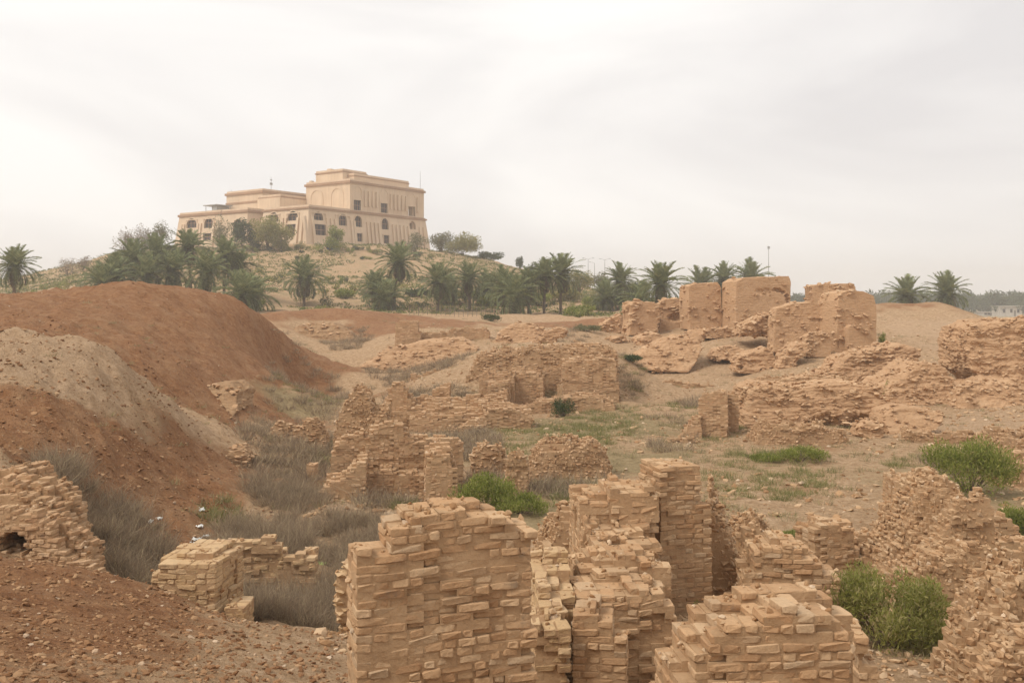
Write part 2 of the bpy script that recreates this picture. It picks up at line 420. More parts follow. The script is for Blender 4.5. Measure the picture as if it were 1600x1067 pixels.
# left mounds
for a in [(400,741,35,'r'),(420,652,53,'r'),(425,604,66,'r'),(0,527,30,'p'),(80,527,31,'p'),(165,531,32,'p'),(230,592,34,'p'),(290,642,37,'p'),(340,702,36.5,'q'),(200,548,45,'r'),(170,527,46,'r'),
          (100,502,50,'r'),(0,502,48,'r'),(300,565,50,'r'),(350,605,52,'r'),(300,640,44,'r'),(0,471,60,'r'),(100,456,62,'r'),(160,443,63,'r'),(220,439,64,'r'),(290,460,66,'r'),(340,476,67,'r'),(400,502,70,'r'),
          (450,530,74,'r'),(515,563,81,'r'),(250,500,57,'r'),(350,521,62,'r'),(420,562,66,'r'),(455,584,73,'r'),(370,490,68,'r'),(425,518,72,'r'),(482,550,77,'r'),(315,468,66.5,'r'),(0,855,17.5,'q'),(0,745,20.5,'p'),(100,722,22.5,'r'),(200,800,22.5,'r'),(255,832,24,'r'),
          (0,640,25,'r'),(100,642,26,'r'),(200,702,27,'r'),(285,765,28.5,'r'),(310,705,32,'r'),(150,582,30,'p'),(50,572,28,'p'),(230,650,30.5,'q'),(-200,525,30,'p'),(-200,800,17,'r'),(-250,465,62,'r'),(-250,600,26,'p'),(-500,520,35,'r')]: cp(*a)
for a in [(220,4.6,85,'s'),(100,5,90,'h'),(350,4.3,90,'s'),(0,4.9,90,'h'),(200,4.6,130,'h'),(0,4.2,130,'h'),(400,4.1,110,'s'),(-250,4.6,100,'h'),(40,4.2,38,'r'),(120,4.0,39,'r'),(400,4.2,80,'r'),(450,2.8,86,'s'),(505,1.4,90,'s'),(340,4.6,78,'r')]: cz(*a)
# the hill under the palace
for a in [(280,392,285),(340,389,275),(400,386,268),(480,384,262),(560,386,268),(660,390,295),(740,401,300),(450,440,215),(550,440,215),(350,430,210),(480,476,180),(600,481,175),(680,440,225),
          (700,486,170),(780,440,240),(800,471,195),(800,416,300),(850,432,300),(900,452,270),(960,462,260),(1000,475,240),(850,487,180),(930,487,180),(1000,491,175),(1100,488,180),(1080,477,260),(1250,489,200),
          (180,397,290),(130,412,280),(60,436,270),(0,456,260),(-100,474,250),(100,450,220),(200,430,220),(300,430,210),(0,468,180),(620,415,245),(420,412,240),(250,415,245)]: cp(*a[:3], 'h')
for a in [(-250,3,250),(200,18,345),(480,22.3,345),(660,21.5,345),(360,22.3,320),(560,22.4,310),(400,12,430),(-100,4,420),(700,10,430),(800,6,430),(900,4,420),(1000,3,340),(1300,1.2,220),(1500,.4,250),(1150,2.5,300)]: cz(*a, 'h')
for px in range(-500, 2200, 220):
    for d in (650, 1300, 4500): cz(px, 0, d, 'g')
for px in (1200, 1400, 1600, 1900): cz(px, 0, 400, 'g')

CPA = np.array(CP)
_C = CPA[:, :2]
_eps2 = 0.02 ** 2
def _phi(A, B):
    d2 = (A[:, None, 0] - B[None, :, 0]) ** 2 + (A[:, None, 1] - B[None, :, 1]) ** 2
    return np.sqrt(d2 + _eps2)
_n = len(_C)
_K = np.zeros((_n + 1, _n + 1))
_K[:_n, :_n] = _phi(_C, _C) - np.eye(_n) * 0.004
_K[:_n, _n] = 1; _K[_n, :_n] = 1
_W = np.linalg.solve(_K, np.concatenate([CPA[:, 2], [0]]))
def height_soil(x, y, want_soil=False):
    x = np.asarray(x, float).ravel(); y = np.asarray(y, float).ravel()
    r = np.maximum(np.hypot(x, y), 0.3)
    uv = np.stack([np.arctan2(x, y), np.log(r)], 1)
    z = np.empty(len(x)); soil = np.empty((len(x), 3)) if want_soil else None
    for s in range(0, len(x), 20000):
        q = uv[s:s + 20000]
        ph = _phi(q, _C)
        z[s:s + 20000] = ph @ _W[:_n] + _W[_n]
        if want_soil:
            w = 1.0 / (ph ** 3)
            soil[s:s + 20000] = (w @ CPA[:, 3:6]) / w.sum(1, keepdims=True)
    left = np.clip((-np.degrees(uv[:, 0]) - 6) / 5, 0, 1) * np.clip((r - 16) / 4, 0, 1) * np.clip((110 - r) / 30, 0, 1)
    lim = np.clip(r / 30, 0.25, 1.0)
    z = z + (fbm(x * .9, y * .9, 0, 3, 4) - .5) * 0.22 * lim + (fbm(x * .16, y * .16, 0, 9, 3) - .5) * 0.9 * (1 - .75 * left) * np.clip((r - 20) / 60, 0, 1) * np.clip(2 - r / 400, 0, 1)
    z = z + (fbm(x * 3.1, y * 3.1, 0, 31, 3) - .5) * 0.07
    rill = np.abs(fbm(x * .4 + .25 * y + 2.5 * fbm(x * .12, y * .12, 0, 66, 2), y * .2, 0, 61, 4) - .5) * 2
    z = z - left * np.clip(.35 - rill, 0, 1) * .55 + left * (fbm(x * 1.5, y * 1.5, 0, 71, 5, .6) - .5) * .42
    z = z + np.clip((r - 150) / 40, 0, 1) * np.clip((450 - r) / 60, 0, 1) * (fbm(x * .35, y * .35, 0, 81, 4) - .5) * 1.3
    return (z, soil) if want_soil else z
def ground_z(x, y): return float(height_soil([x], [y])[0])

def build_terrain():
    th = np.concatenate([np.arange(-180, -34, 3.0), np.arange(-34, 34, 0.2), np.arange(34, 180, 3.0)]) * math.pi / 180
    lr = np.concatenate([np.arange(math.log(.8), math.log(5), .05), np.arange(math.log(5), math.log(420), .0072), np.arange(math.log(420), math.log(1800), .05)])
    TH, LR = np.meshgrid(th, lr)
    r = np.exp(LR).ravel()
    x, y = r * np.sin(TH.ravel()), r * np.cos(TH.ravel())
    z, soil = height_soil(x, y, True)
    nr, nt_ = len(lr), len(th)
    V = np.stack([x, y, z], 1)
    i, j = np.meshgrid(np.arange(nr - 1), np.arange(nt_), indexing='ij')
    j2 = (j + 1) % nt_
    F = np.stack([i * nt_ + j, i * nt_ + j2, (i + 1) * nt_ + j2, (i + 1) * nt_ + j], -1).reshape(-1, 4)[:, ::-1]
    # vertex normals over the whole sheet so that the pieces join without a seam
    e1 = V[F[:, 2]] - V[F[:, 0]]; e2 = V[F[:, 3]] - V[F[:, 1]]
    fn = np.cross(e1, e2)
    if fn[:, 2].mean() < 0:
        F = F[:, ::-1]; fn = -fn
    N = np.zeros_like(V)
    for k in range(4): np.add.at(N, F[:, k], fn)
    N /= np.linalg.norm(N, axis=1, keepdims=True) + 1e-9
    fc = V[F].mean(1); fs = soil[F].mean(1)
    fr = np.hypot(fc[:, 0], fc[:, 1]); ft = np.degrees(np.arctan2(fc[:, 0], fc[:, 1]))
    hill = (fr > 155) & (fr < 430) & (ft < 12) & (ft > -40)
    mound = (~hill) & (ft < -8.5) & (ft > -60) & (fr > 16.8) & (fr < 100) & ((fs[:, 0] + fs[:, 2]) > 0.45)
    for name, sel in (('ground', ~(hill | mound)), ('hill', hill), ('earth_mound', mound)):
        f = F[sel]
        used = np.unique(f)
        remap = np.zeros(len(V), int); remap[used] = np.arange(len(used))
        me = mesh_np(name, V[used], remap[f], True)
        ca_ = me.attributes.new('soil', 'FLOAT_COLOR', 'POINT')
        ca_.data.foreach_set('color', np.concatenate([soil[used], np.ones((len(used), 1))], 1).astype(np.float32).ravel())
        me.normals_split_custom_set_from_vertices(N[used].astype(np.float32).tolist())
        o = link(name, me, None, M['ground'])
        o["kind"] = "structure"
        o["label"] = {'ground': 'sandy ground of the ruined site with dry grass', 'hill': 'green speckled hill that carries the palace', 'earth_mound': 'red brown earth mounds along the left side'}[name]
build_terrain()

# ------------------------------------------------------------------ brick pieces
def brick_base():
    bm = bmesh.new()
    bmesh.ops.create_cube(bm, size=1.0)
    bmesh.ops.bevel(bm, geom=bm.edges[:], offset=0.09, segments=1, affect='EDGES')
    bmesh.ops.triangulate(bm, faces=bm.faces[:])
    v = np.array([q.co[:] for q in bm.verts]); f = np.array([[q.index for q in t.verts] for t in bm.faces])
    bm.free()
    return v, f
BV, BF = brick_base()
def brick_fine():
    bm = bmesh.new(); bmesh.ops.create_cube(bm, size=1.0)
    bmesh.ops.subdivide_edges(bm, edges=bm.edges[:], cuts=2, use_grid_fill=True)
    bmesh.ops.triangulate(bm, faces=bm.faces[:])
    v = np.array([q.co[:] for q in bm.verts]); f = np.array([[q.index for q in t.verts] for t in bm.faces]); bm.free()
    v = np.sign(v) * np.where(np.abs(v) > .4, np.abs(v), np.abs(v) * 2.1)      # inner loops close to the edges
    on = (np.abs(v) > .49).sum(1)
    v = v * np.where(on == 3, .90, np.where(on == 2, .955, 1.0))[:, None]
    return v, f
FV, FF = brick_fine()
CV = np.array([(x, y, z) for z in (-.5, .5) for y in (-.5, .5) for x in (-.5, .5)])
CF = np.array([(0,2,3,1),(4,5,7,6),(0,1,5,4),(1,3,7,5),(3,2,6,7),(2,0,4,6)])
NVAR = 16
def variant(v, amt, k):
    g = np.random.default_rng(100 + k)
    amt = np.asarray(amt)
    low = (g.random((2, 2, 2, 3)) - .5) * amt
    idx = (v > 0).astype(int)
    return v + low[idx[:, 0], idx[:, 1], idx[:, 2]] + (g.random(v.shape) - .5) * amt * 0.6
VARS = [variant(BV, (.09, .07, .24), k) for k in range(NVAR)]
FVARS = [variant(FV, (.06, .06, .18), 400 + k) for k in range(NVAR)]
CVARS = [variant(CV, (.10, .08, .2), 50 + k) for k in range(NVAR)]
def ico_base():
    bm = bmesh.new(); bmesh.ops.create_icosphere(bm, subdivisions=1, radius=1.0)
    v = np.array([q.co[:] for q in bm.verts]); f = np.array([[q.index for q in t.verts] for t in bm.faces]); bm.free()
    v = v / (np.abs(v).max(1, keepdims=True) ** .6)
    return v * .58, f
IV, IF = ico_base()
RVARS = [variant(IV, (.30, .30, .26), 150 + k) for k in range(NVAR)]     # broken pieces
def rotmat(ax, ay, az):
    cx, sx, cy, sy, cz_, sz = np.cos(ax), np.sin(ax), np.cos(ay), np.sin(ay), np.cos(az), np.sin(az)
    o = np.empty((len(ax), 3, 3))
    o[:, 0, 0] = cy*cz_; o[:, 0, 1] = sx*sy*cz_ - cx*sz; o[:, 0, 2] = cx*sy*cz_ + sx*sz
    o[:, 1, 0] = cy*sz; o[:, 1, 1] = sx*sy*sz + cx*cz_; o[:, 1, 2] = cx*sy*sz - sx*cz_
    o[:, 2, 0] = -sy; o[:, 2, 1] = sx*cy; o[:, 2, 2] = cx*cy
    return o
def merged(name, pos, size, rot, fine=True, seed=0, broken=False):
    vs, fs = (RVARS, IF) if broken else ((VARS, BF) if fine else (CVARS, CF))
    g = np.random.default_rng(seed)
    var = g.integers(0, NVAR, len(pos))
    base = np.stack(vs)[var]
    Rm = rotmat(rot[:, 0], rot[:, 1], rot[:, 2])
    V = np.einsum('nij,nkj->nki', Rm, base * size[:, None, :]) + pos[:, None, :]
    nv = base.shape[1]
    F = (fs[None] + (np.arange(len(pos)) * nv)[:, None, None]).reshape(-1, fs.shape[1])
    return mesh_np(name, V.reshape(-1, 3), F, False)
_brick_mesh = {}
def brick_mesh(k, mat, broken=False):
    key = (k, mat.name, broken)
    if key not in _brick_mesh:
        me = mesh_np('brick', RVARS[k], IF, False) if broken else mesh_np('brick', FVARS[k], FF, False)
        me.materials.append(mat)
        _brick_mesh[key] = me
    return _brick_mesh[key]

def ruin(name, label, blocks, rot=0.0, brick=(.33, .33), course=.083, rough=.15, parts=0, mat='brick', seed=1, cat='ruin', group=None, fine=None, sink=0.35, worn=1.0, holes=()):
    """a ruined piece of brickwork: courses of single bricks over a mud core, laid where blocks say.
    block = dict(p=[(px,py)...] top edge of the front face, d=depth, w=thickness, s=rise per metre to the back, dome=)"""
    g = np.random.default_rng(seed)
    b0 = blocks[0]
    pxm = (b0['p'][0][0] + b0['p'][-1][0]) / 2
    O = np.array([(pxm - 800) * b0['d'] / FPX, b0['d']])
    r = R(rot); c, s = math.cos(r), math.sin(r)
    if fine is None: fine = b0['d'] < 27
    broken = rough >= .45
    blk = []
    for b in blocks:
        v0 = b['d'] - O[1]
        us, zs = [], []
        for px, py in b['p']:
            tx = (px - 800) / FPX
            u = (tx * (O[1] + v0 * c) - O[0] + v0 * s) / (c - tx * s)
            us.append(u); zs.append(EYE - (py - HORIZ) * (O[1] + u * s + v0 * c) / FPX)
        blk.append((np.array(us), np.array(zs), v0, b['w'], b.get('s', 0.0), b.get('dome', 0.0), b.get('n', 1.0)))
    umin = min(q[0].min() for q in blk); umax = max(q[0].max() for q in blk)
    vmin = min(q[2] for q in blk); vmax = max(q[2] + q[3] for q in blk)
    bx, by = brick
    def top(u, v):
        H = np.full(u.shape, -1e3)
        for us, zs, v0, w, sl, dome, nn in blk:
            ins = (u >= us[0] - .02) & (u <= us[-1] + .02) & (v >= v0 - .01) & (v <= v0 + w)
            z = np.interp(u, us, zs) + sl * (v - v0)
            if dome:
                q = np.clip((v - v0) / w, 0, 1)
                z = z - dome * (np.abs(q - .35) / .65) ** 2.2
            z = z + (fbm(u * 1.7 + seed * 3.1, v * 1.7, 0, seed, 3) - .5) * rough * 1.7 * nn
            H = np.where(ins, np.maximum(H, z), H)
        return H
    gu = np.linspace(umin, umax, 9); gv = np.linspace(vmin, vmax, 5)
    GU, GV = (q.ravel() for q in np.meshgrid(gu, gv))
    gz = height_soil(O[0] + GU * c - GV * s, O[1] + GU * s + GV * c)
    zb = gz.min() - sink
    zt = max(q[1].max() + max(0, q[4] * q[3]) for q in blk) + rough
    nk = int((zt - zb) / course) + 2
    nu = int((umax - umin) / bx) + 5; nv = int((vmax - vmin) / by) + 5
    ua = umin + (np.arange(2 * nu + 4) - 4 + .5) * bx / 2          # half-brick lattice
    va = vmin + (np.arange(nv) - 2 + .5) * by
    UF, VF = np.meshgrid(ua, va, indexing='ij')
    HT = top(UF, VF)
    def layer(k):
        zz = zb + k * course
        e = HT >= zz + course * .5
        for (hu, hz, ru, rz, dep) in hol:
            nz = fbm(UF * 2.2, VF * 2.2, zz * 2.2, seed + 77, 2) - .5
            e = e & ~((((UF - hu) / ru) ** 2 + ((zz - hz) / rz) ** 2 < 1 + nz * 1.6) & (VF < vmin + dep))
        return e
    hol = []
    for (px, py, rx, rz, dep) in holes:
        tx = (px - 800) / FPX; v0 = blocks[0]['d'] - O[1]
        hu = (tx * (O[1] + v0 * c) - O[0] + v0 * s) / (c - tx * s)
        hol.append((hu, EYE - (py - HORIZ) * (O[1] + hu * s + v0 * c) / FPX, rx * b0['d'] / FPX, rz * b0['d'] / FPX, dep))
    POS, SIZE, ROT, MB_, SC = [], [], [], [], []
    nxt = layer(0)
    for k in range(nk):
        z0 = zb + k * course
        cur, nxt = nxt, layer(k + 1)
        if not cur.any(): continue
        ii = np.arange(1, nu) * 2 + (k % 2)
        jj = np.arange(1, nv - 1)
        def S(A, da, dj): return A[np.ix_(ii + da, jj + dj)]
        sL, sR = S(cur, 0, 0), S(cur, 1, 0)
        fr = (~S(cur, 0, -1) & sL) | (~S(cur, 1, -1) & sR)
        bk = (~S(cur, 0, 1) & sL) | (~S(cur, 1, 1) & sR)
        lf = ~S(cur, -1, 0) | ~sL
        rt = ~S(cur, 2, 0) | ~sR
        tp = ~(S(nxt, 0, 0) & S(nxt, 1, 0))
        ex = (sL | sR) & (fr | lf | rt | tp | bk)
        if not ex.any(): continue
        near = ex.copy()
        near[1:] |= ex[:-1]; near[:-1] |= ex[1:]; near[:, 1:] |= ex[:, :-1]; near[:, :-1] |= ex[:, 1:]
        show_ = ex
        ex = near & (sL | sR)
        show_ = show_[ex]
        U, V = np.meshgrid((ua[ii] + ua[ii + 1]) / 2, va[jj], indexing='ij')
        u, v = U[ex], V[ex]
        fr, bk, lf, rt, tp, sL, sR = (q[ex] for q in (fr, bk, lf, rt, tp, sL, sR))
        wx, wy = O[0] + u * c - v * s, O[1] + u * s + v * c
        keep = height_soil(wx, wy) < z0 + course + .05
        u, v, fr, bk, lf, rt, tp, sL, sR, show_ = (q[keep] for q in (u, v, fr, bk, lf, rt, tp, sL, sR, show_))
        lf, rt = lf & (show_ | ~sL), rt & (show_ | ~sR)
        n = len(u)
        if not n: continue
        ins = 0.015 if rough > .12 else .02
        ero = np.clip(fbm(u * 1.25 + seed, v * 1.25, z0 * 1.6, seed + 21, 3) - (.52 - .14 * min(rough, .6)), 0, .3) * (.35 + .8 * rough) * worn
        ero = np.minimum(ero, .035 + .09 * rough)      # worn hollows in the faces
        e0, e1 = u - bx/2 * sL, u + bx/2 * sR          # half bricks close the ends of every second course
        fullL = e1 - e0
        e0 = e0 + np.where(lf, np.minimum(ero, fullL * .3), 0); e1 = e1 - np.where(rt, np.minimum(ero, fullL * .3), 0)
        v = v + np.where(fr & ~bk, np.minimum(ero, by * .6), 0)
        MB_.append(np.stack([e0 + ins * lf, e1 - ins * rt, v - by/2 + ins * fr, v + by/2 - ins * bk, np.full(n, z0 - .001), z0 + course - .012 * tp], 1))
        u, L = (e0 + e1) / 2, (e1 - e0) - .008
        wav = (fbm(u * 1.1, v * 1.1, z0 * 1.1, seed + 2, 2) - .5) * (.02 + .08 * rough)
        jit = np.maximum(wav + g.uniform(-.004, .012, n) * (1 + 4 * ero), -.004) - (g.random(n) < .08) * g.uniform(.0, .03, n)
        pu = u + jit * (rt.astype(float) - lf) + g.normal(0, .012 * rough, n)
        pv = v - jit * fr + jit * bk
        whole = sL & sR
        half = whole & (g.random(n) < (.42 if rough < .45 else .5))
        gone = (g.random(n) < (.02 + .12 * rough)) & tp
        for sgn in (0, 1):
            sel = (half if sgn else np.ones(n, bool)) & ~gone & show_
            if not sel.any(): continue
            cut = .5 + g.uniform(-.14, .14, n) if rough < .45 else .5 + g.uniform(-.2, .2, n)
            cut = np.where(half, .5 + .16 * np.sin(u * 37.7 + k), 1.0)
            if sgn:
                uu, ll = pu + L * cut / 2 + .004, L * (1 - cut) - .008
            else:
                uu, ll = np.where(half, pu - L * (1 - cut) / 2, pu), np.where(half, L * cut - .008, L)
            q = sel.sum()
            POS.append(np.stack([uu[sel], pv[sel] + g.normal(0, .006, q), np.full(q, z0 + course / 2) + g.normal(0, .002 + .012 * rough, q)], 1))
            shr = 1 - g.random((q, 3)) * np.array([.05, .05, .07]) * (1 + 2.5 * rough + 14 * ero[sel][:, None])
            if broken: shr = shr * g.uniform(.8, 1.35, (q, 3))
            SIZE.append(np.stack([ll[sel], np.full(q, by - .012), np.full(q, course - .007)], 1) * shr)
            ROT.append(np.stack([g.normal(0, .008 + .22 * rough ** 1.6, q), g.normal(0, .008 + .22 * rough ** 1.6, q), g.normal(0, .012 + .5 * rough ** 1.6, q)], 1))
            SC.append((fr[sel] * 1.0 + tp[sel] * .8 + (lf | rt)[sel] * .3) )
    POS, SIZE, ROT, SC, MBX = (np.concatenate(q) for q in (POS, SIZE, ROT, SC, MB_))
    sag = lambda u_, v_: (fbm(u_ * .8 + seed * 1.7, v_ * .8, 0, seed + 40, 3) - .5) * (.10 + .10 * rough)
    POS[:, 2] += sag(POS[:, 0], POS[:, 1]) * np.clip((POS[:, 2] - zb) / 1.5, 0, 1)
    ROT[:, 1] -= np.gradient(np.array([sag(POS[:, 0] - .1, POS[:, 1]), sag(POS[:, 0], POS[:, 1]), sag(POS[:, 0] + .1, POS[:, 1])]), .1, axis=0)[1] * np.clip((POS[:, 2] - zb) / 1.5, 0, 1)
    mid_u, mid_v = (MBX[:, 0] + MBX[:, 1]) / 2, (MBX[:, 2] + MBX[:, 3]) / 2
    MBX[:, 4:] += (sag(mid_u, mid_v) * np.clip((MBX[:, 4] - zb) / 1.5, 0, 1))[:, None] + np.array([-.012, 0])
    root = empty(name, (O[0], O[1], zb), r)
    tag(root, label, cat, group, 'thing')
    POS[:, 2] -= zb
    MBX[:, 4:] -= zb
    n = len(MBX)
    mv = MBX[:, [0,2,4, 1,2,4, 0,3,4, 1,3,4, 0,2,5, 1,2,5, 0,3,5, 1,3,5]].reshape(n, 8, 3)
    mv = mv + (np.random.default_rng(seed).random(mv.shape) - .5) * .004
    mf = (CF[None] + (np.arange(n) * 8)[:, None, None]).reshape(-1, 4)
    link('mortar_core', mesh_np('mortar_core', mv.reshape(-1, 3), mf), root, M['mortar'])
    mt = M[mat]
    dist = np.hypot(O[0] + POS[:, 0] * c - POS[:, 1] * s, O[1] + POS[:, 0] * s + POS[:, 1] * c)
    py = HORIZ - (POS[:, 2] + zb - EYE) * FPX / dist
    score = SC - (dist - dist.min()) * .25 - (py > 1075) * 5 + SIZE[:, 0]
    order = np.argsort(-score)
    own, rest = order[:parts], order[parts:]
    for i in own:
        o = bpy.data.objects.new('brick', brick_mesh(int(g.integers(0, NVAR)), mt, broken))
        o.parent = root
        o.location = POS[i]; o.scale = SIZE[i]; o.rotation_euler = ROT[i]
        COL.objects.link(o)
    if b0['d'] < 46:
        ti = np.flatnonzero(SC >= .75)
        if len(ti):
            nd_ = min(900, int(len(ti) * (2.2 if fine else 1.2)))
            pk = g.choice(ti, nd_)
            sz = g.uniform(.018, .065, nd_) * (1 if fine else 1.3) * g.uniform(.5, 1.2, nd_)
            dp = POS[pk] + np.stack([g.uniform(-.3, .3, nd_) * bx, g.uniform(-.3, .3, nd_) * by, np.zeros(nd_)], 1)
            dp[:, 2] += SIZE[pk, 2] * .5 + sz * .15
            o = link('debris', merged('debris', dp, sz[:, None] * g.uniform(.6, 1.4, (nd_, 3)), g.normal(0, .6, (nd_, 3)), False, seed, True), root, M['stone'])
            o["kind"] = "stuff"
    if len(rest):
        o = link('brickwork', merged('brickwork', POS[rest], SIZE[rest], ROT[rest], fine, seed, broken), root, mt)
        o["kind"] = "stuff"
    return root

# ------------------------------------------------------------------ big masses of brickwork, slabs and outcrops
def chunk(name, label, outline, d, w, lean=0.0, amp=.12, strata=.5, mat='mass', seed=1, cat='ruin', rot=0.0, dents=(), group=None, res=(170, 64), rnd=None, taper=0.0, freq=1.0, frag=None):
    """solid of revolution-free shape: outline (photo pixels at depth d) given thickness w, rounded, leaned and weathered"""
    P = np.array([at(px, py, d) for px, py in outline])
    ox, oz = P[:, 0].mean(), P[:, 2].min()
    X, Z = P[:, 0] - ox, P[:, 2] - oz
    cx, cz_ = X.mean(), Z.mean()
    seg = np.hypot(np.diff(np.append(X, X[0])), np.diff(np.append(Z, Z[0])))
    t = np.concatenate([[0], np.cumsum(seg)])
    nP, nR = res
    q = np.linspace(0, t[-1], nP, endpoint=False)
    RX = np.interp(q, t, np.append(X, X[0])); RZ = np.interp(q, t, np.append(Z, Z[0]))
    crisp = mat == 'mass'
    if rnd is None: rnd = .02 if crisp else .06
    if crisp: amp, strata = amp * .55, .1
    # soften the corners a little
    for _ in range(0 if crisp else 2):
        RX = RX * .6 + (np.roll(RX, 1) + np.roll(RX, -1)) * .2
        RZ = RZ * .6 + (np.roll(RZ, 1) + np.roll(RZ, -1)) * .2
    nf = nR // 3
    S = np.concatenate([np.linspace(.02, 1 - rnd, nf), [1 - rnd * .35, 1.0], np.full(nR - 2 * nf - 4, 1.0), [1.0, 1 - rnd * .35], np.linspace(1 - rnd, .02, nf)])
    Y = np.concatenate([np.zeros(nf), [rnd * .35 * w * .5, rnd * w], np.linspace(rnd * w, w * (1 - rnd), nR - 2 * nf - 2)[1:-1], [w * (1 - rnd), w * (1 - rnd * .2)], np.full(nf, w)])
    VX = cx + (RX[None] - cx) * S[:, None]; VZ = cz_ + (RZ[None] - cz_) * S[:, None]
    VY = np.repeat(Y[:, None], nP, 1)
    tp = 1 - taper * (VY / w)
    VX = cx + (VX - cx) * tp; VZ = VZ * tp
    VY = VY + lean * VZ
    V = np.stack([VX, VY, VZ], -1)
    # normals by finite differences
    du = np.roll(V, -1, 1) - np.roll(V, 1, 1)
    dv = np.gradient(V, axis=0)
    Nn = np.cross(du, dv)
    Nn /= np.linalg.norm(Nn, axis=-1, keepdims=True) + 1e-9
    ctr = np.array([cx, w / 2, cz_])
    Nn *= np.sign((Nn * (V - ctr)).sum(-1, keepdims=True)) + 1e-9
    x, y, z = V[..., 0], V[..., 1], V[..., 2]
    f = freq
    lay = fbm(x * .5 * f + seed, y * .5 * f, z * 4.2 * f, seed + 3, 4) - .5
    iso = fbm(x * .9 * f + seed, y * .9 * f, z * .9 * f, seed + 8, 5) - .5
    fin = fbm(x * 4 * f, y * 4 * f, z * 7 * f, seed + 12, 3) - .5
    disp = amp * (2.2 * strata * lay + 2.0 * (1 - strata) * iso + .55 * fin)
    if crisp:
        st_ = fbm(x * .7 + seed * 5, y * .7, z * .8, seed + 33, 2)
        disp = disp + amp * 1.3 * (np.floor(st_ * 6) / 6 - .5)
    for (hx, hy, hr, hd) in dents:
        p = at(hx, hy, d)
        rr = np.hypot((x - (p[0] - ox)) * 1.0, (z - (p[2] - oz)) * 1.25) / (hr * d / FPX) + iso * 1.6
        disp = disp - np.where(y < w * .45, hd * np.clip(1.15 - rr ** 2, 0, 1), 0)
    V = V + Nn * disp[..., None]
    nv = nR * nP
    Vf = np.concatenate([V.reshape(-1, 3), [V[0].mean(0)], [V[-1].mean(0)]])
    i, j = np.meshgrid(np.arange(nR - 1), np.arange(nP), indexing='ij')
    j2 = (j + 1) % nP
    F = np.stack([i * nP + j, i * nP + j2, (i + 1) * nP + j2, (i + 1) * nP + j], -1).reshape(-1, 4)
    jj = np.arange(nP)
    c0 = np.stack([np.full(nP, nv), (jj + 1) % nP, jj], 1)
    c1 = np.stack([np.full(nP, nv + 1), (nR - 1) * nP + jj, (nR - 1) * nP + (jj + 1) % nP], 1)
    me = mesh_np(name, Vf, [F, np.concatenate([c0, c1])], False)
    bm = bmesh.new(); bm.from_mesh(me); bmesh.ops.recalc_face_normals(bm, faces=bm.faces[:]); bm.to_mesh(me); bm.free()
    o = link(name, me, None, M[mat])
    o.location = (ox, d, oz)
    o.rotation_euler = (0, 0, R(rot))
    tag(o, label, cat, group, 'thing')
    if frag is None: frag = .04 if crisp else .6
    if frag:
        g = np.random.default_rng(seed + 60)
        A, B, Cq, Dq = (Vf[F[:, k]] for k in range(4))
        fnn = np.cross(Cq - A, Dq - B); ar = np.linalg.norm(fnn, axis=1)
        ctr_ = (A + B + Cq + Dq) / 4
        fnn = fnn / (ar[:, None] + 1e-9); fnn *= np.sign((fnn * (ctr_ - ctr)).sum(1, keepdims=True))
        wgt = ar * (ctr_[:, 1] < w * .8 + .5) ; wgt = wgt * (fbm(ctr_[:, 0] * .8, ctr_[:, 1] * .8, ctr_[:, 2] * .8, seed, 2) > .38)
        un = d / FPX * 1.0                           # metres per photo pixel here
        n = int(min(1900, max(120, frag * wgt.sum() * .5 / (un * 5.5) ** 2)))
        k = g.choice(len(F), n, p=wgt / wgt.sum())
        sz = np.stack([g.uniform(.14, .34, n), g.uniform(.14, .32, n), g.uniform(.08, .15, n)], 1) * max(.6, un * 30 * g.uniform(.7, 1.15))
        pos = ctr_[k] + g.normal(0, .08, (n, 3)) - fnn[k] * (sz[:, :1] * g.uniform(.12, .42, (n, 1)))
        fo_ = link('broken_brick', merged('broken_brick', pos, sz, np.stack([g.normal(0, .22, n), g.normal(0, .22, n), g.random(n) * 6.28], 1), False, seed, True), o, M['brick_far'])
        fo_["kind"] = "stuff"
    return o

# ---- nearest walls
ruin('brick_wall', 'tall weathered brick wall nearest the camera, pale bricks on its top', [
    dict(p=[(556,868),(600,862),(604,842),(612,826),(640,820),(650,808),(752,806),(770,818),(830,832),(838,850),(842,1180)], d=9.7, w=.75),
    dict(p=[(600,850),(645,800),(650,797),(748,795),(752,812)], d=10.0, w=.45, n=.2)], rot=17, rough=.13, worn=2.0, parts=300, seed=11, cat='brick wall')
ruin('brick_wall', 'broken brick wall at bottom right with loose square bricks on top', [
    dict(p=[(1052,1080),(1085,1040),(1098,1010),(1140,1000),(1150,985),(1200,975),(1212,962),(1320,960),(1332,985),(1340,1015),(1345,1180)], d=9.0, w=.9),
    dict(p=[(1190,955),(1215,946),(1310,946),(1325,965)], d=9.6, w=.5, n=.4)], rot=5, rough=.2, worn=1.6, parts=280, seed=12, cat='brick wall')
ruin('brick_wall', 'low brick wall end just right of the bottom right wall', [
    dict(p=[(1335,985),(1352,990),(1360,1010),(1372,1040),(1376,1070)], d=11.0, w=.7)], rot=-6, rough=.2, parts=60, seed=13, cat='brick wall')
ruin('brick_pillar', 'tall square brick pillar with dark debris on its top', [
    dict(p=[(1030,735),(1045,727),(1102,730),(1108,800),(1110,1000)], d=17.0, w=1.15)], rot=14, rough=.05, parts=290, seed=14, cat='pillar')
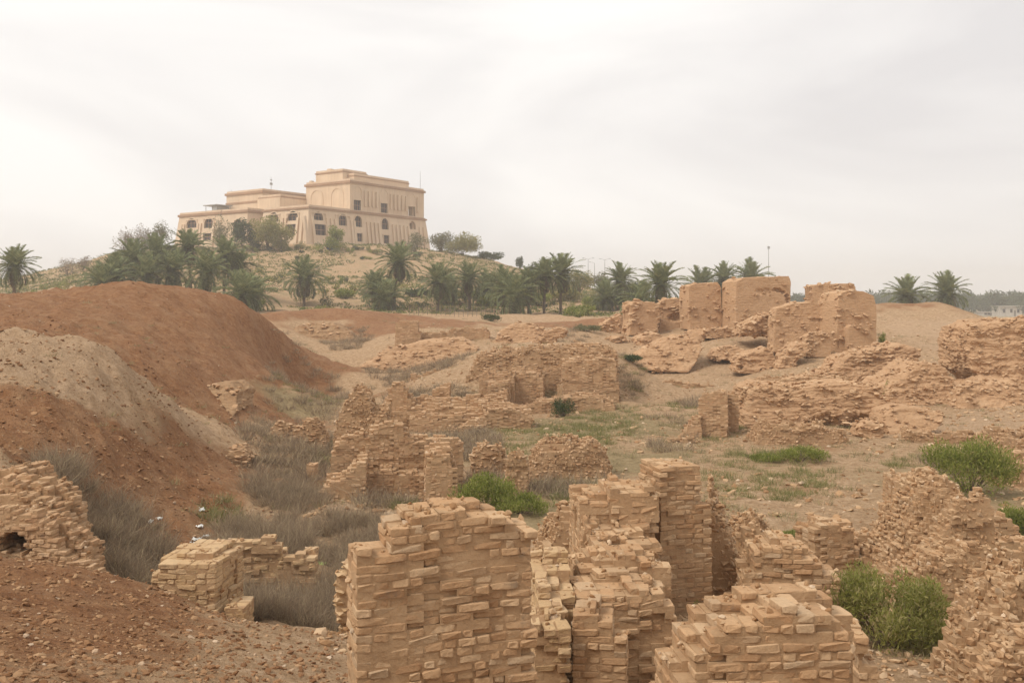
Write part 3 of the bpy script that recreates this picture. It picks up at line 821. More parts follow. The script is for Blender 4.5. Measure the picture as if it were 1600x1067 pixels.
ruin('stepped_wall', 'stepped eroded wall joined to the left of the tall pillar', [
    dict(p=[(906,792),(925,785),(945,782),(960,766),(1012,766),(1024,760),(1034,750)], d=16.2, w=1.2),
    dict(p=[(912,842),(935,836),(1018,838),(1030,846)], d=15.2, w=1.0),
    dict(p=[(906,890),(925,878),(960,876),(1005,874),(1020,882),(1046,900),(1050,960)], d=13.8, w=1.4),
    dict(p=[(900,930),(940,920),(1010,925),(1050,950),(1070,1000),(1078,1060)], d=12.8, w=1.0)], rot=4, rough=.3, worn=1.6, parts=300, seed=15)
ruin('brick_wall', 'shaded brick wall stub below the stepped wall', [
    dict(p=[(893,968),(930,962),(948,985),(952,1005),(975,1012),(985,1030)], d=11.8, w=.8)], rot=-8, rough=.12, parts=150, seed=16, cat='brick wall')
ruin('brick_wall', 'narrow pale stepped brick stack right of the nearest wall', [
    dict(p=[(838,880),(850,872),(888,872),(892,905)], d=13.6, w=.7),
    dict(p=[(832,925),(845,916),(895,918),(898,940)], d=12.6, w=1.0),
    dict(p=[(828,985),(840,975),(885,975),(893,1000)], d=11.6, w=1.0)], rot=3, rough=.28, parts=200, seed=17, mat='brick_yellow', cat='brick wall')
ruin('rubble_wall', 'rough wall of broken bricks right of the tall pillar', [
    dict(p=[(1104,768),(1112,785),(1125,810),(1142,850),(1160,905),(1165,960)], d=18.0, w=1.2)], rot=-14, brick=(.16, .17), course=.095, rough=.5, parts=220, seed=18)
ruin('brick_wall', 'sloping brick wall with broken right edge behind the bottom right wall', [
    dict(p=[(1144,975),(1158,925),(1172,885),(1186,853),(1235,850),(1258,868),(1276,876),(1284,895),(1308,908),(1326,918),(1330,1000)], d=16.4, w=.9)], rot=-4, rough=.1, parts=290, seed=19, cat='brick wall')
ruin('rubble_wall', 'low rubble hump behind the sloping brick wall', [
    dict(p=[(1146,850),(1155,825),(1180,815),(1205,822),(1216,850)], d=22.0, w=1.2, dome=.4)], brick=(.17, .18), course=.1, rough=.55, parts=100, seed=20)
ruin('brick_pier', 'square pier with flat brick cap above a crumbling base', [
    dict(p=[(1272,834),(1282,826),(1338,828),(1342,870)], d=22.0, w=.9),
    dict(p=[(1286,812),(1336,814)], d=22.35, w=.5, n=.1)], rot=12, rough=.22, parts=200, seed=21, cat='pier')
ruin('rubble_wall', 'low rubble wall running right from the square pier', [
    dict(p=[(1338,850),(1360,844),(1388,848),(1400,835),(1440,830),(1460,850)], d=23.2, w=.8)], rough=.4, brick=(.26, .3), parts=150, seed=22)
ruin('brick_block', 'squat brick block at the edge of the open field, right', [
    dict(p=[(1394,760),(1402,748),(1455,750),(1470,760),(1474,800)], d=26.0, w=1.2),
    dict(p=[(1385,805),(1400,792),(1465,800),(1480,812)], d=25.2, w=1.0)], rot=-8, rough=.3, parts=150, seed=23)
ruin('rubble_ruin', 'large peaked ruin of crumbling brick at right', [
    dict(p=[(1398,935),(1425,895),(1450,850),(1478,806),(1500,778),(1530,772),(1545,790),(1556,830),(1575,872),(1600,900),(1640,930)], d=20.0, w=2.6),
    dict(p=[(1392,960),(1430,905),(1470,870),(1520,850),(1560,880),(1600,930)], d=18.9, w=1.4)], brick=(.16, .17), course=.095, rough=.55, parts=300, seed=24)
ruin('rubble_ruin', 'crumbling brick heap cut by the right edge, bottom', [
    dict(p=[(1530,1060),(1550,1010),(1568,965),(1590,935),(1640,915),(1700,920)], d=13.2, w=1.6),
    dict(p=[(1545,1070),(1580,1030),(1640,1000)], d=12.0, w=1.2)], brick=(.16, .17), course=.095, rough=.5, parts=200, seed=25)
ruin('brick_stub', 'small brick stub behind the large peaked ruin', [
    dict(p=[(1553,812),(1570,803),(1590,822),(1594,850)], d=24.0, w=.8)], rough=.3, parts=80, seed=26)
ruin('brick_stub', 'flat slab of bricks at the right edge above green grass', [
    dict(p=[(1562,852),(1580,847),(1640,850)], d=23.0, w=.7)], rough=.2, parts=40, seed=27)
ruin('rubble_heap', 'heap of loose bricks behind the stepped wall', [
    dict(p=[(838,862),(855,835),(880,815),(908,818),(920,850)], d=20.5, w=1.8, dome=.5)], brick=(.17, .18), course=.1, rough=.7, parts=150, seed=28)
# ---- left pit
ruin('brick_block', 'yellow brick block half buried in the left slope', [
    dict(p=[(230,905),(240,886),(250,880),(328,882),(341,878),(343,1000)], d=16.2, w=1.25),
    dict(p=[(255,872),(300,864),(338,866)], d=16.6, w=.8, n=.3)], rot=-5, rough=.1, parts=220, seed=29, mat='brick_yellow')
ruin('low_wall', 'low crumbling wall behind the pit of dry brush', [
    dict(p=[(342,856),(360,852),(440,850),(450,860),(470,850),(486,866)], d=20.5, w=.7)], rough=.4, parts=90, seed=30, mat='brick_yellow')
ruin('brick_stub', 'little brick slab at the foot of the yellow block', [
    dict(p=[(350,948),(365,943),(388,948)], d=16.0, w=.5)], rough=.3, parts=20, seed=31, mat='brick_yellow', sink=.15)
ruin('brick_stub', 'ragged brick stub at the left side of the nearest wall', [
    dict(p=[(524,905),(535,890),(556,884),(575,890)], d=15.6, w=.9)], rough=.45, parts=110, seed=32, mat='brick_yellow')
# ---- middle ruins
ruin('brick_ruin', 'striped brick ruin with a peaked back wall in the middle', [
    dict(p=[(556,722),(566,700),(580,676),(598,664),(628,666),(642,682),(656,690),(700,690),(720,696)], d=33.0, w=1.3),
    dict(p=[(497,772),(520,752),(540,742),(556,722),(572,716)], d=31.2, w=1.6),
    dict(p=[(512,722),(525,690),(540,678),(570,676),(574,720)], d=33.4, w=.9),
    dict(p=[(664,716),(674,708),(702,706),(712,730),(716,765)], d=30.0, w=2.2),
    dict(p=[(560,745),(600,735),(640,735),(668,740)], d=32.4, w=.8)], rot=6, rough=.3, parts=300, seed=33, mat='brick_far', fine=False)
ruin('rubble_ruin', 'ragged rubble wall with a notch behind the striped ruin', [
    dict(p=[(520,678),(532,650),(545,625),(553,610),(574,609),(580,630),(590,642),(606,642)], d=40.0, w=1.6)], brick=(.22, .24), course=.115, rough=.5, parts=0, seed=34, mat='brick_far', fine=False)
ruin('rubble_ruin', 'small stepped brick remnant among dry brush, left of centre', [
    dict(p=[(418,674),(432,664),(452,676),(466,676),(474,661),(494,659),(506,682)], d=43.0, w=1.2)], rough=.45, parts=0, seed=35, mat='brick_far')
ruin('brick_stub', 'small square brick stub at the left of the striped ruin', [
    dict(p=[(478,728),(492,727)], d=35.5, w=.5)], rough=.05, parts=30, seed=36, mat='brick_far', fine=False)
ruin('rubble_heap', 'rounded rubble mound in the grassy middle', [
    dict(p=[(826,722),(838,702),(860,690),(900,687),(935,692),(950,708),(958,740)], d=34.0, w=2.2, dome=.7)], brick=(.19, .2), course=.105, rough=.5, parts=200, seed=37, mat='brick_far', fine=False)
ruin('rubble_pillar', 'short rubble pillar beside the green bush', [
    dict(p=[(789,735),(796,718),(812,714),(824,722),(828,750)], d=31.0, w=.8)], brick=(.19, .2), course=.105, rough=.45, parts=120, seed=38, mat='brick_far', fine=False, cat='pillar')
ruin('low_wall', 'low broken wall right of the striped ruin', [
    dict(p=[(735,708),(748,697),(775,696),(788,710)], d=36.0, w=1.0)], rough=.45, parts=60, seed=39, mat='brick_far', fine=False)
ruin('terraced_ruin', 'long low terraced brick ruin in the middle distance', [
    dict(p=[(600,650),(602,625),(612,600),(630,603),(642,622),(650,630)], d=51.0, w=1.5),
    dict(p=[(640,632),(672,630),(676,604),(702,602),(704,628),(750,622)], d=53.0, w=1.2),
    dict(p=[(602,645),(640,640),(720,638),(795,632)], d=50.0, w=3.2, s=.12),
    dict(p=[(640,655),(720,652),(790,648)], d=48.6, w=1.6),
    dict(p=[(735,660),(760,642),(800,636),(830,645)], d=48.0, w=2.0)], rot=3, rough=.35, parts=0, seed=40, mat='brick_far', brick=(.4, .36))
ruin('walled_ruin', 'cluster of square brick walls below the sandy terrace', [
    dict(p=[(748,590),(756,584),(800,586),(804,600)], d=56.0, w=2.4),
    dict(p=[(762,600),(796,598)], d=54.5, w=1.6),
    dict(p=[(796,580),(840,582),(846,590)], d=57.0, w=2.5),
    dict(p=[(840,580),(880,574),(900,572)], d=60.0, w=2.0),
    dict(p=[(880,568),(905,562),(940,562),(964,566),(968,620)], d=58.0, w=3.5),
    dict(p=[(868,600),(880,600)], d=54.5, w=.6),
    dict(p=[(800,640),(850,625),(930,622),(960,632)], d=55.0, w=2.5)], rot=-4, rough=.35, parts=0, seed=41, mat='brick_far', brick=(.4, .4))
ruin('terrace_wall', 'crumbling bank of brick above the square walls', [
    dict(p=[(728,590),(742,565),(770,556),(830,552),(900,548),(964,552)], d=62.0, w=3.5, s=.08),
    dict(p=[(800,562),(830,548),(880,550),(905,560)], d=61.0, w=1.5)], rot=-3, rough=.6, parts=0, seed=42, mat='brick_far', brick=(.42, .42), course=.12)
ruin('brick_block', 'small square brick tower beside the red embankment', [
    dict(p=[(617,505),(625,501),(652,502),(655,520)], d=88.0, w=2.0)], rough=.2, parts=0, seed=43, mat='brick_far', brick=(.45, .45), course=.14)
ruin('brick_wall', 'low wall faces along the far sandy ridge', [
    dict(p=[(700,517),(720,513),(762,514),(766,530)], d=88.0, w=2.0), dict(p=[(655,524),(690,520),(705,524)], d=89, w=1.5)], rough=.35, parts=0, seed=44, mat='brick_far', brick=(.45, .45), course=.14)
ruin('brick_pier', 'leaning pair of brick piers at the edge of the field', [
    dict(p=[(1090,640),(1096,616),(1130,612),(1136,612)], d=45.5, w=1.3),
    dict(p=[(1128,616),(1152,616),(1156,640)], d=46.6, w=1.0),
    dict(p=[(1062,682),(1080,660),(1096,650)], d=45.0, w=1.5)], rot=-12, rough=.2, parts=0, seed=45, mat='brick_far', cat='pier')
ruin('rubble_ruin', 'low rubble bank in front of the long layered ruin', [
    dict(p=[(1183,690),(1195,670),(1240,667),(1290,664),(1320,676),(1338,696)], d=42.5, w=2.0, dome=.3)], brick=(.22, .24), course=.115, rough=.5, parts=0, seed=46, mat='brick_far')
ruin('rubble_ruin', 'broken brick bank behind the big green bush', [
    dict(p=[(1560,690),(1575,680),(1600,682),(1660,690)], d=38.0, w=2.0), dict(p=[(1578,735),(1600,715),(1660,715)], d=33.0, w=2.0)], brick=(.22, .24), course=.115, rough=.5, parts=0, seed=47, mat='brick_far')

low = [
    ('low rubble ridge below the tilted slab', [(1000,608),(1030,600),(1080,596),(1120,604)], 72, 1.2),
    ('rubble ridge left of the dark broken bank', [(1150,600),(1190,590),(1230,586),(1262,594)], 70, 1.4),
    ('thin brick course showing above the layered ruin', [(1210,598),(1280,588),(1330,590)], 60, 1.2),
    ('low crumbled wall right of the grassy path', [(1010,560),(1040,553),(1100,556)], 86, 1.2),
    ('rubble ridge on the pale ground at right', [(1480,575),(1500,562),(1522,566)], 70, 1.5),
    ('low brick ridge behind the double tower path', [(1340,534),(1380,530),(1440,534)], 88, 1.4),
    ('little brick remnant on the pale ground, far right', [(1490,540),(1500,534),(1520,536)], 84, 1.0),
    ('crumbled wall line on the slope left of the terrace', [(640,590),(680,582),(722,586)], 70, 1.2),
    ('short wall remnant before the terraced ruin', [(700,668),(730,662),(756,670)], 47, 1.0),
    ('low brick bank beside the dark bush of the terrace', [(900,632),(930,626),(962,634)], 55, 1.2),
    ('brick rubble line below the big right edge mass', [(1420,668),(1470,676),(1530,680),(1580,690)], 43, 1.0),
    ('low wall stump on the path side of the field', [(1040,690),(1066,684),(1090,692)], 43, .9)]
for i, (lb, p, d, w) in enumerate(low):
    ruin('rubble_ridge', lb, [dict(p=p, d=d, w=w, dome=.3)], brick=(.26, .3) if d < 60 else (.36, .4), course=.1 if d < 60 else .13, rough=.46, parts=0, seed=200 + i, mat='brick_far', rot=-5 + 3 * (i % 4))

# ---- the great upright blocks and fallen slabs
chunk('brick_tower', 'tallest upright block of old brickwork, cracked at its upper right', [(1148,520),(1147,470),(1149,440),(1160,434),(1235,431),(1238,440),(1238,470),(1236,520)], 95, 4.0, amp=.10, strata=.5, seed=1, rot=8, res=(260, 110), dents=((1212,452,4,.3),(1219,454,4,.4),(1226,457,4,.4),(1231,462,4,.4),(1233,468,4,.4),(1235,474,4,.4),(1185,455,7,.15),(1198,455,7,.15)))
chunk('brick_tower', 'upright block of brickwork with rounded shoulders, left of the tallest block', [(1077,515),(1075,480),(1076,447),(1088,443),(1122,441),(1128,450),(1129,500),(1128,515)], 98, 3.5, amp=.10, seed=2, rot=6)
chunk('brick_block', 'leaning brick block at the left end of the upright row', [(982,524),(986,500),(984,478),(990,471),(1020,472),(1031,477),(1032,495),(1024,522)], 100, 3.0, amp=.11, seed=3, rot=10)
chunk('brick_block', 'overhanging brick block between two upright blocks', [(1030,520),(1034,495),(1030,478),(1038,468),(1060,466),(1076,468),(1077,490),(1074,520)], 103, 3.0, amp=.14, seed=4, dents=((1055,496,10,.5),))
chunk('fallen_block', 'tilted fallen block left of the upright row', [(938,510),(950,500),(970,491),(978,500),(980,510),(968,522),(945,520)], 103, 2.5, amp=.12, seed=5)
chunk('brick_tower', 'broad far block of brickwork behind the double tower', [(1272,500),(1270,447),(1282,444),(1330,443),(1336,448),(1336,500)], 94, 4, amp=.10, seed=6, rot=-6)
chunk('brick_tower', 'double brick tower with a ledge halfway, right of the row', [(1312,552),(1306,520),(1308,470),(1312,458),(1325,454),(1350,455),(1368,462),(1372,480),(1371,552)], 79, 3.4, amp=.08, seed=7, rot=8)
chunk('brick_block', 'smooth brick ledge at the foot of the double tower', [(1326,556),(1324,512),(1330,507),(1368,508),(1371,514),(1371,556)], 78.2, 1.0, amp=.05, seed=8, rot=8)
chunk('brick_block', 'sloping brick block in front of the tallest block', [(1210,550),(1211,500),(1214,482),(1240,474),(1270,472),(1286,478),(1286,520),(1280,545),(1240,556)], 82, 3.5, amp=.16, seed=9, rot=-5)
chunk('brick_block', 'small brick cube at the foot of the sloping block', [(1262,558),(1262,526),(1275,519),(1294,522),(1298,530),(1299,558)], 77, 1.8, amp=.06, seed=10)
chunk('rock_slab', 'overhanging slab leaning from the sloping block', [(1156,522),(1162,508),(1180,498),(1206,489),(1214,492),(1212,522),(1190,527)], 86, 3.0, amp=.16, mat='mass_rough', seed=11, dents=((1190,523,10,.5),))
chunk('brick_block', 'crumbling wedge between the sloping block and double tower', [(1282,540),(1284,490),(1292,470),(1304,470),(1312,500),(1312,545)], 83, 2.5, amp=.25, mat='mass_rough', seed=12, dents=((1298,498,8,.7),))
chunk('rubble_block', 'low rough block between the two left upright blocks', [(1128,506),(1128,478),(1138,472),(1146,480),(1147,506)], 101, 2.5, amp=.2, mat='mass_rough', seed=13)
chunk('rock_slab', 'flat low slab at the foot of the tallest block', [(1098,524),(1104,515),(1140,513),(1152,518),(1150,527),(1110,529)], 92, 2.0, amp=.12, mat='mass_rough', seed=14)
chunk('rock_slab', 'large tilted slab on the slope below the upright row', [(988,572),(1000,555),(1030,538),(1068,526),(1098,530),(1103,545),(1092,565),(1075,582),(1020,580)], 80, 3.5, lean=.75, amp=.22, mat='mass_rough', seed=15, dents=((1098,572,9,.5),))
chunk('rubble_block', 'broken boulders with dark gaps below the overhanging slab', [(1150,580),(1155,560),(1180,550),(1205,545),(1215,560),(1210,582),(1180,586)], 76, 2.5, lean=.3, amp=.3, mat='mass_rough', seed=16, dents=((1158,574,6,.6),(1194,580,5,.5)))
chunk('rock_slab', 'jutting ledge below the small brick cube', [(1210,590),(1225,560),(1245,540),(1262,534),(1272,545),(1250,562),(1240,590)], 74, 2.5, lean=.3, amp=.3, mat='mass_rough', seed=17)
chunk('layered_ruin', 'long layered brick ruin with an undercut front, right of field', [(1166,690),(1170,640),(1176,612),(1200,604),(1260,606),(1340,600),(1380,606),(1402,640),(1398,658),(1360,664),(1300,668),(1240,690)], 48, 3.6, lean=.35, amp=.24, strata=.75, mat='mass_rough', seed=18, res=(260, 70), dents=((1290,668,26,.7),(1350,668,22,.8),(1380,676,20,.8)))
chunk('boulder', 'rounded boulder under the end of the long layered ruin', [(1340,680),(1342,664),(1358,658),(1378,662),(1386,676),(1378,688),(1358,690)], 44.5, 1.2, amp=.12, strata=.8, mat='mass_rough', seed=19, cat='boulder', rnd=.3)
chunk('rock_slab', 'pale flat topped slab right of the rounded boulder', [(1396,690),(1392,662),(1400,648),(1430,640),(1470,646),(1492,652),(1480,668),(1450,682),(1420,692)], 45.5, 2.2, lean=.9, amp=.12, strata=.8, mat='mass_rough', seed=20)
chunk('rubble_block', 'humped eroded brick mass behind the pale slab', [(1386,640),(1392,605),(1420,590),(1455,570),(1480,572),(1500,592),(1500,625),(1480,640)], 56, 4.0, lean=.45, amp=.3, strata=.5, mat='mass_rough', seed=21, res=(220, 60))
chunk('rubble_bank', 'dark broken bank of brick in the middle right', [(1225,610),(1250,596),(1300,586),(1330,560),(1370,548),(1420,540),(1452,548),(1440,575),(1400,600),(1330,612)], 66, 3.5, lean=.35, amp=.4, strata=.5, mat='mass_rough', seed=22, res=(260, 60))
chunk('rubble_bank', 'big eroded brick mass at the right edge', [(1522,580),(1520,540),(1530,512),(1560,503),(1610,500),(1690,505),(1700,600),(1600,610),(1550,604)], 58, 4.5, lean=.25, amp=.32, strata=.55, mat='mass_rough', seed=23, res=(240, 60))
chunk('rubble_bank', 'slope of broken brick below the big right edge mass', [(1500,645),(1512,615),(1545,602),(1610,598),(1690,610),(1690,660),(1560,655)], 54, 3.0, lean=.8, amp=.3, strata=.3, mat='mass_rough', seed=24)
chunk('rock_slab', 'slanting rock spur on the far sandy ridge', [(842,535),(850,520),(872,512),(884,514),(880,524),(858,537)], 84, 1.5, amp=.15, mat='mass_rough', seed=25)
chunk('rubble_bank', 'humped sandy brick bank on the far ridge', [(770,540),(780,520),(800,507),(830,506),(850,516),(860,540)], 86, 3.0, lean=.5, amp=.25, mat='mass_rough', seed=26)
chunk('rubble_bank', 'low eroded bank behind the dry brush, centre', [(560,575),(600,548),(660,535),(720,530),(745,545),(740,575),(650,585)], 80, 4.0, lean=.9, amp=.3, strata=.3, mat='mass_rough', seed=27, frag=.5)
chunk('fallen_block', 'angular fallen block lying before the leaning left block', [(1000,540),(1006,526),(1030,520),(1044,528),(1040,542)], 94, 2.2, amp=.14, seed=41, lean=.3, rot=20)
chunk('fallen_block', 'low fallen block at the foot of the rounded upright block', [(1070,528),(1074,516),(1100,514),(1108,524),(1100,532)], 93, 2.0, amp=.14, seed=42, lean=.3, rot=-15)
chunk('rock_slab', 'slab lying on the slope right of the large tilted slab', [(1112,560),(1120,546),(1150,540),(1166,548),(1150,564)], 82, 2.2, lean=.6, amp=.2, mat='mass_rough', seed=43)
chunk('fallen_block', 'small fallen block on the sand left of the row', [(958,540),(962,528),(980,526),(988,536),(980,544)], 95, 1.6, amp=.14, seed=44, lean=.2, rot=30)
ruin('earth_outcrop', 'layered brick and earth bank with a dark hole at the left edge', [
    dict(p=[(-70,800),(-30,808),(10,800),(50,806),(72,822),(92,846),(108,866),(132,890),(150,915)], d=16.8, w=.8),
    dict(p=[(-70,770),(0,764),(46,772),(70,790),(90,818),(104,846),(120,870)], d=17.6, w=1.0),
    dict(p=[(-70,750),(10,748),(44,758),(66,775),(80,800)], d=18.6, w=1.4)], rot=-6, brick=(.24, .26), course=.07, rough=.42, worn=1.5, parts=200, seed=48, mat='brick_far', cat='outcrop', holes=((16, 852, 26, 17, .9), (42, 866, 10, 8, .5)))
chunk('earth_outcrop', 'earth overhang with a shadowed hollow on the left mound', [(250,672),(262,634),(285,612),(330,606),(352,618),(360,645),(350,672)], 45.5, 3.2, lean=1.3, amp=.25, strata=.3, mat='earth', seed=29, cat='outcrop', frag=.2, dents=((300,650,9,.5),(318,652,10,.6),(335,650,8,.5)))
chunk('earth_outcrop', 'small earth step above the toe of the left mound', [(352,735),(354,708),(375,702),(384,712),(384,735)], 36.0, 1.0, amp=.1, mat='earth', seed=30, cat='outcrop', frag=.3)
chunk('rubble_bank', 'grey crumbling bank at the right foot of the red mound', [(440,545),(450,512),(480,503),(510,505),(540,520),(560,545),(500,560)], 98, 4, lean=.8, amp=.3, strata=.3, mat='earth', seed=31, frag=.4)

# ------------------------------------------------------------------ the palace on the hill
PA = math.atan2(.818, .575)
PO = np.array([-55.2, 270.0]); PZ = 21.6
E1, E2 = np.array([math.cos(PA), math.sin(PA)]), np.array([-math.sin(PA), math.cos(PA)])
def pal_a(px, b0):
    t = (px - 800) / FPX; q = PO + E2 * b0
    return (t * q[1] - q[0]) / (E1[0] - t * E1[1])
def pal_b(px, a0):
    t = (px - 800) / FPX; q = PO + E1 * a0
    return (t * q[1] - q[0]) / (E2[0] - t * E2[1])
def pal_z(py, a, b): return EYE - (py - HORIZ) * (PO + E1 * a + E2 * b)[1] / FPX - PZ
palace = empty('palace', (PO[0], PO[1], PZ), PA)
tag(palace, 'huge tan stone palace with arched windows on top of the hill', 'palace', kind='thing')
def arch_pts(w, h, n=10):
    """outline of an arched opening, from the left foot round to the right foot"""
    r = w / 2
    return [(-r, 0)] + [(-r * math.cos(math.pi * i / n), h - r + r * math.sin(math.pi * i / n)) for i in range(n + 1)] + [(r, 0)]
def opening_mesh(mb, face, c, z, w, h, depth0, depth1, arched):
    """prism through a facade; face 'a' = facade at constant a (looks to -a), 'b' = at constant b (looks to -b)"""
    o = arch_pts(w, h) if arched else [(-w/2, 0), (-w/2, h), (w/2, h), (w/2, 0)]
    vs = []
    for dd in (depth0, depth1):
        for (t, q) in o: vs.append((dd, c + t, z + q) if face == 'a' else (c + t, dd, z + q))
    n = len(o)
    fs = [tuple(range(n)), tuple(range(2*n - 1, n - 1, -1))] + [(i, i + n, (i + 1) % n + n, (i + 1) % n) for i in range(n)]
    mb.add(vs, fs)
def fix_normals(me):
    bm = bmesh.new(); bm.from_mesh(me)
    bmesh.ops.recalc_face_normals(bm, faces=bm.faces[:])
    bm.to_mesh(me); bm.free()
    return me
def cut(me, cutter_mb, name):
    """carve openings and return the carved mesh"""
    fix_normals(me)
    cm = fix_normals(cutter_mb.mesh('cut'))
    o1 = bpy.data.objects.new('t1', me); o2 = bpy.data.objects.new('t2', cm)
    COL.objects.link(o1); COL.objects.link(o2)
    md = o1.modifiers.new('b', 'BOOLEAN'); md.operation = 'DIFFERENCE'; md.object = o2; md.solver = 'EXACT'
    dg = bpy.context.evaluated_depsgraph_get()
    out = bpy.data.meshes.new_from_object(o1.evaluated_get(dg))
    out.name = name
    bpy.data.objects.remove(o1); bpy.data.objects.remove(o2)
    return out
HL = 10.7      # height of the lower storeys
def bat(z, H=HL, m=1.3): return -m * (1 - z / H)     # how far the battered wall stands out at height z
def surround(face, off, c, z, w, h, arched, parent, t=.28, proud=.14):
    o = arch_pts(w, h) if arched else [(-w/2, 0), (-w/2, h), (w/2, h), (w/2, 0)]
    oo = arch_pts(w + 2*t, h + t) if arched else [(-w/2 - t, 0), (-w/2 - t, h + t), (w/2 + t, h + t), (w/2 + t, 0)]
    mb = MB(); vs = []; n = len(o)
    for dd in (off - proud, off + .3):
        for ring in (o, oo):
            for (a, q) in ring: vs.append((dd, c + a, z + q) if face == 'a' else (c + a, dd, z + q))
    fs = []
    for i in range(n - 1):
        fs += [(i, i+1, n+i+1, n+i), (2*n+i, 3*n+i, 3*n+i+1, 2*n+i+1), (i, 2*n+i, 2*n+i+1, i+1), (n+i, n+i+1, 3*n+i+1, 3*n+i)]
    fs += [(0, n, 3*n, 2*n), (n-1, 3*n-1, 4*n-1, 2*n-1)]
    mb.add(vs, fs)
    me = fix_normals(mb.mesh('window_surround'))
    return link('window_surround', me, parent, M['palace'])
def window(face, off, c, z, w, h, arched, m=1.3):
    mb = MB()
    depth = off + (bat(z + h / 2, m=m) if m else 0) + .42
    opening_mesh(mb, face, c, z, w - .04, h - .04, depth, depth + .12, arched)
    pane = mb.build('window', M['glass'], palace); fix_normals(pane.data)
    fb = MB()
    for t in (-w/6, w/6):
        if face == 'a': fb.box(depth - .08, depth - .01, c + t - .05, c + t + .05, z, z + h * .9)
        else: fb.box(c + t - .05, c + t + .05, depth - .08, depth - .01, z, z + h * .9)
    if face == 'a': fb.box(depth - .1, depth - .012, c - w/2, c + w/2, z + h * .48, z + h * .48 + .12)
    else: fb.box(c - w/2, c + w/2, depth - .1, depth - .012, z + h * .48, z + h * .48 + .12)
    fb.build('window_bars', M['palace_trim'], pane)
def block(a0, a1, b0, b1, z0, z1, batter, wins_a=(), wins_b=(), name='wall_block', extra=None):
    mb = MB()
    mb.frustum((a0 - batter, a1 + batter, b0 - batter, b1 + batter), (a0, a1, b0, b1), z0, z1)
    me = mb.mesh(name)
    cb = MB(); n = 0
    for (c, z, w, h, arched) in wins_a:
        opening_mesh(cb, 'a', c, z, w, h, a0 - 3, a0 + (bat(z + h / 2, m=batter) if batter else 0) + .75, arched); n += 1
    for (c, z, w, h, arched) in wins_b:
        opening_mesh(cb, 'b', c, z, w, h, b0 - 3, b0 + (bat(z + h / 2, m=batter) if batter else 0) + .75, arched); n += 1
    if n: me = cut(me, cb, name)
    if extra:
        eb = MB(); [eb.box(*e) for e in extra]
        for e in extra:
            one = MB(); one.box(*e); me = cut(me, one, name)
    o = link(name, me, palace, None)
    o.data.materials.clear(); o.data.materials.append(M['palace'])
    return o
def cornice(a0, a1, b0, b1, z, t=.55, proud=.4, par=None):
    mb = MB()
    mb.box(a0 - proud, a1 + proud, b0 - proud, b1 + proud, z - t * .2, z + t)
    mb.build('cornice', M['palace_trim'], palace)
    m2 = MB(); m2.box(a0 + .05, (par or a1) - .05, b0 + .05, b1 - .05, z + t, z + t + .6); m2.build('parapet', M['palace'], palace)

def wb(px, py0, py1, wpx, arched, b0=0.0):
    a = pal_a(px, b0); w = abs(pal_a(px + wpx/2, b0) - pal_a(px - wpx/2, b0)) * 1.42
    z1, z0 = pal_z(py0 - 1, a, b0), pal_z(py1 + .8, a, b0)
    return (a, z0, w, z1 - z0, arched)
def wa(px, py0, py1, wpx, arched, a0=0.0):
    b = pal_b(px, a0); w = abs(pal_b(px + wpx/2, a0) - pal_b(px - wpx/2, a0)) * 1.5
    z1, z0 = pal_z(py0 - 2, a0, b), pal_z(py1 + 1.5, a0, b)
    return (b, z0, w, z1 - z0, arched)
low_b = [wb(496, 332, 343.5, 10.5, True), wb(534, 335.5, 352, 8.5, True), wb(558, 338.5, 354, 8, True), wb(600, 342.5, 358, 7.5, True),
         wb(497, 352, 367, 13, False), wb(558, 366, 377, 6, False), wb(600, 369, 380, 6, False)]
see_low = wb(643, 347, 358, 7, True)
low_a = [wa(459, 332, 343.5, 11, True), wa(429, 334, 346, 10, True), wa(459, 353, 367, 11, False), wa(429, 354, 367, 9, False)]
up_b = [wb(558, 314, 328, 8, False, .3), wb(600, 319, 332, 7.5, False, .3)]
see_up = wb(643, 324, 337, 7.5, False, .3)
A1 = 49.0
block(0, A1, 0, 18, 0, HL, 1.3, low_a, low_b + [see_low], extra=[(see_low[0] - 1.2, A1 + 4, 2.6, 7.5, see_low[1], see_low[1] + see_low[3] * .95), (see_low[0] - 1.0, see_low[0] + 1.0, -.5, 4, see_low[1] + .02, see_low[1] + see_low[3] * .8)])
block(16.2, A1 - .3, .3, 18.2, HL - .05, 19.0, 0, [], up_b + [see_up], extra=[(see_up[0] - 1.2, A1 + 4, 2.6, 8, see_up[1] - .02, see_up[1] + see_up[3]), (see_up[0] - 1.3, see_up[0] + 1.3, 0, 4, see_up[1] + .03, see_up[1] + see_up[3] - .03)])
cornice(0, A1, 0, 18, HL - .3, .4, .4, 16.1); cornice(16.2, A1 - .3, .3, 18.2, 19.0)
block(18, 28, 5, 16, 19.5, 22.6, 0); cornice(18, 28, 5, 16, 22.6, .3, .2)
block(20, 44, 2.4, 12, 19.5, 21.4, 0); cornice(20, 44, 2.4, 12, 21.4, .25, .15)
block(8, 30, 27.8, 44, 0, 17.2, 0); cornice(8, 30, 27.8, 44, 17.2); 
_m = MB(); _m.box(7.8, 30.2, 27.6, 44.2, 14.4, 14.9); _m.build('string_course', M['palace_trim'], palace)
block(6, 17, 18.1, 27.7, 0, 15.0, 0); cornice(6.5, 17, 18.3, 27.6, 15.0, .4, .2)
block(-1.9, 7.9, 22.6, 33.9, 0, HL, .9, [wa(373, 345, 360, 9, True, -1.9)], []); cornice(-1.9, 7.9, 22.6, 33.9, HL - .2)
lw = [wa(301, 343.5, 355, 11, True, -2), wa(328, 342.5, 355, 9.5, True, -2), wa(328, 367, 374, 9, False, -2)]
block(-2, 15, 34.1, 53.2, 0, HL, 1.3, lw, []); cornice(-2, 15, 34.1, 53.2, HL - .2)
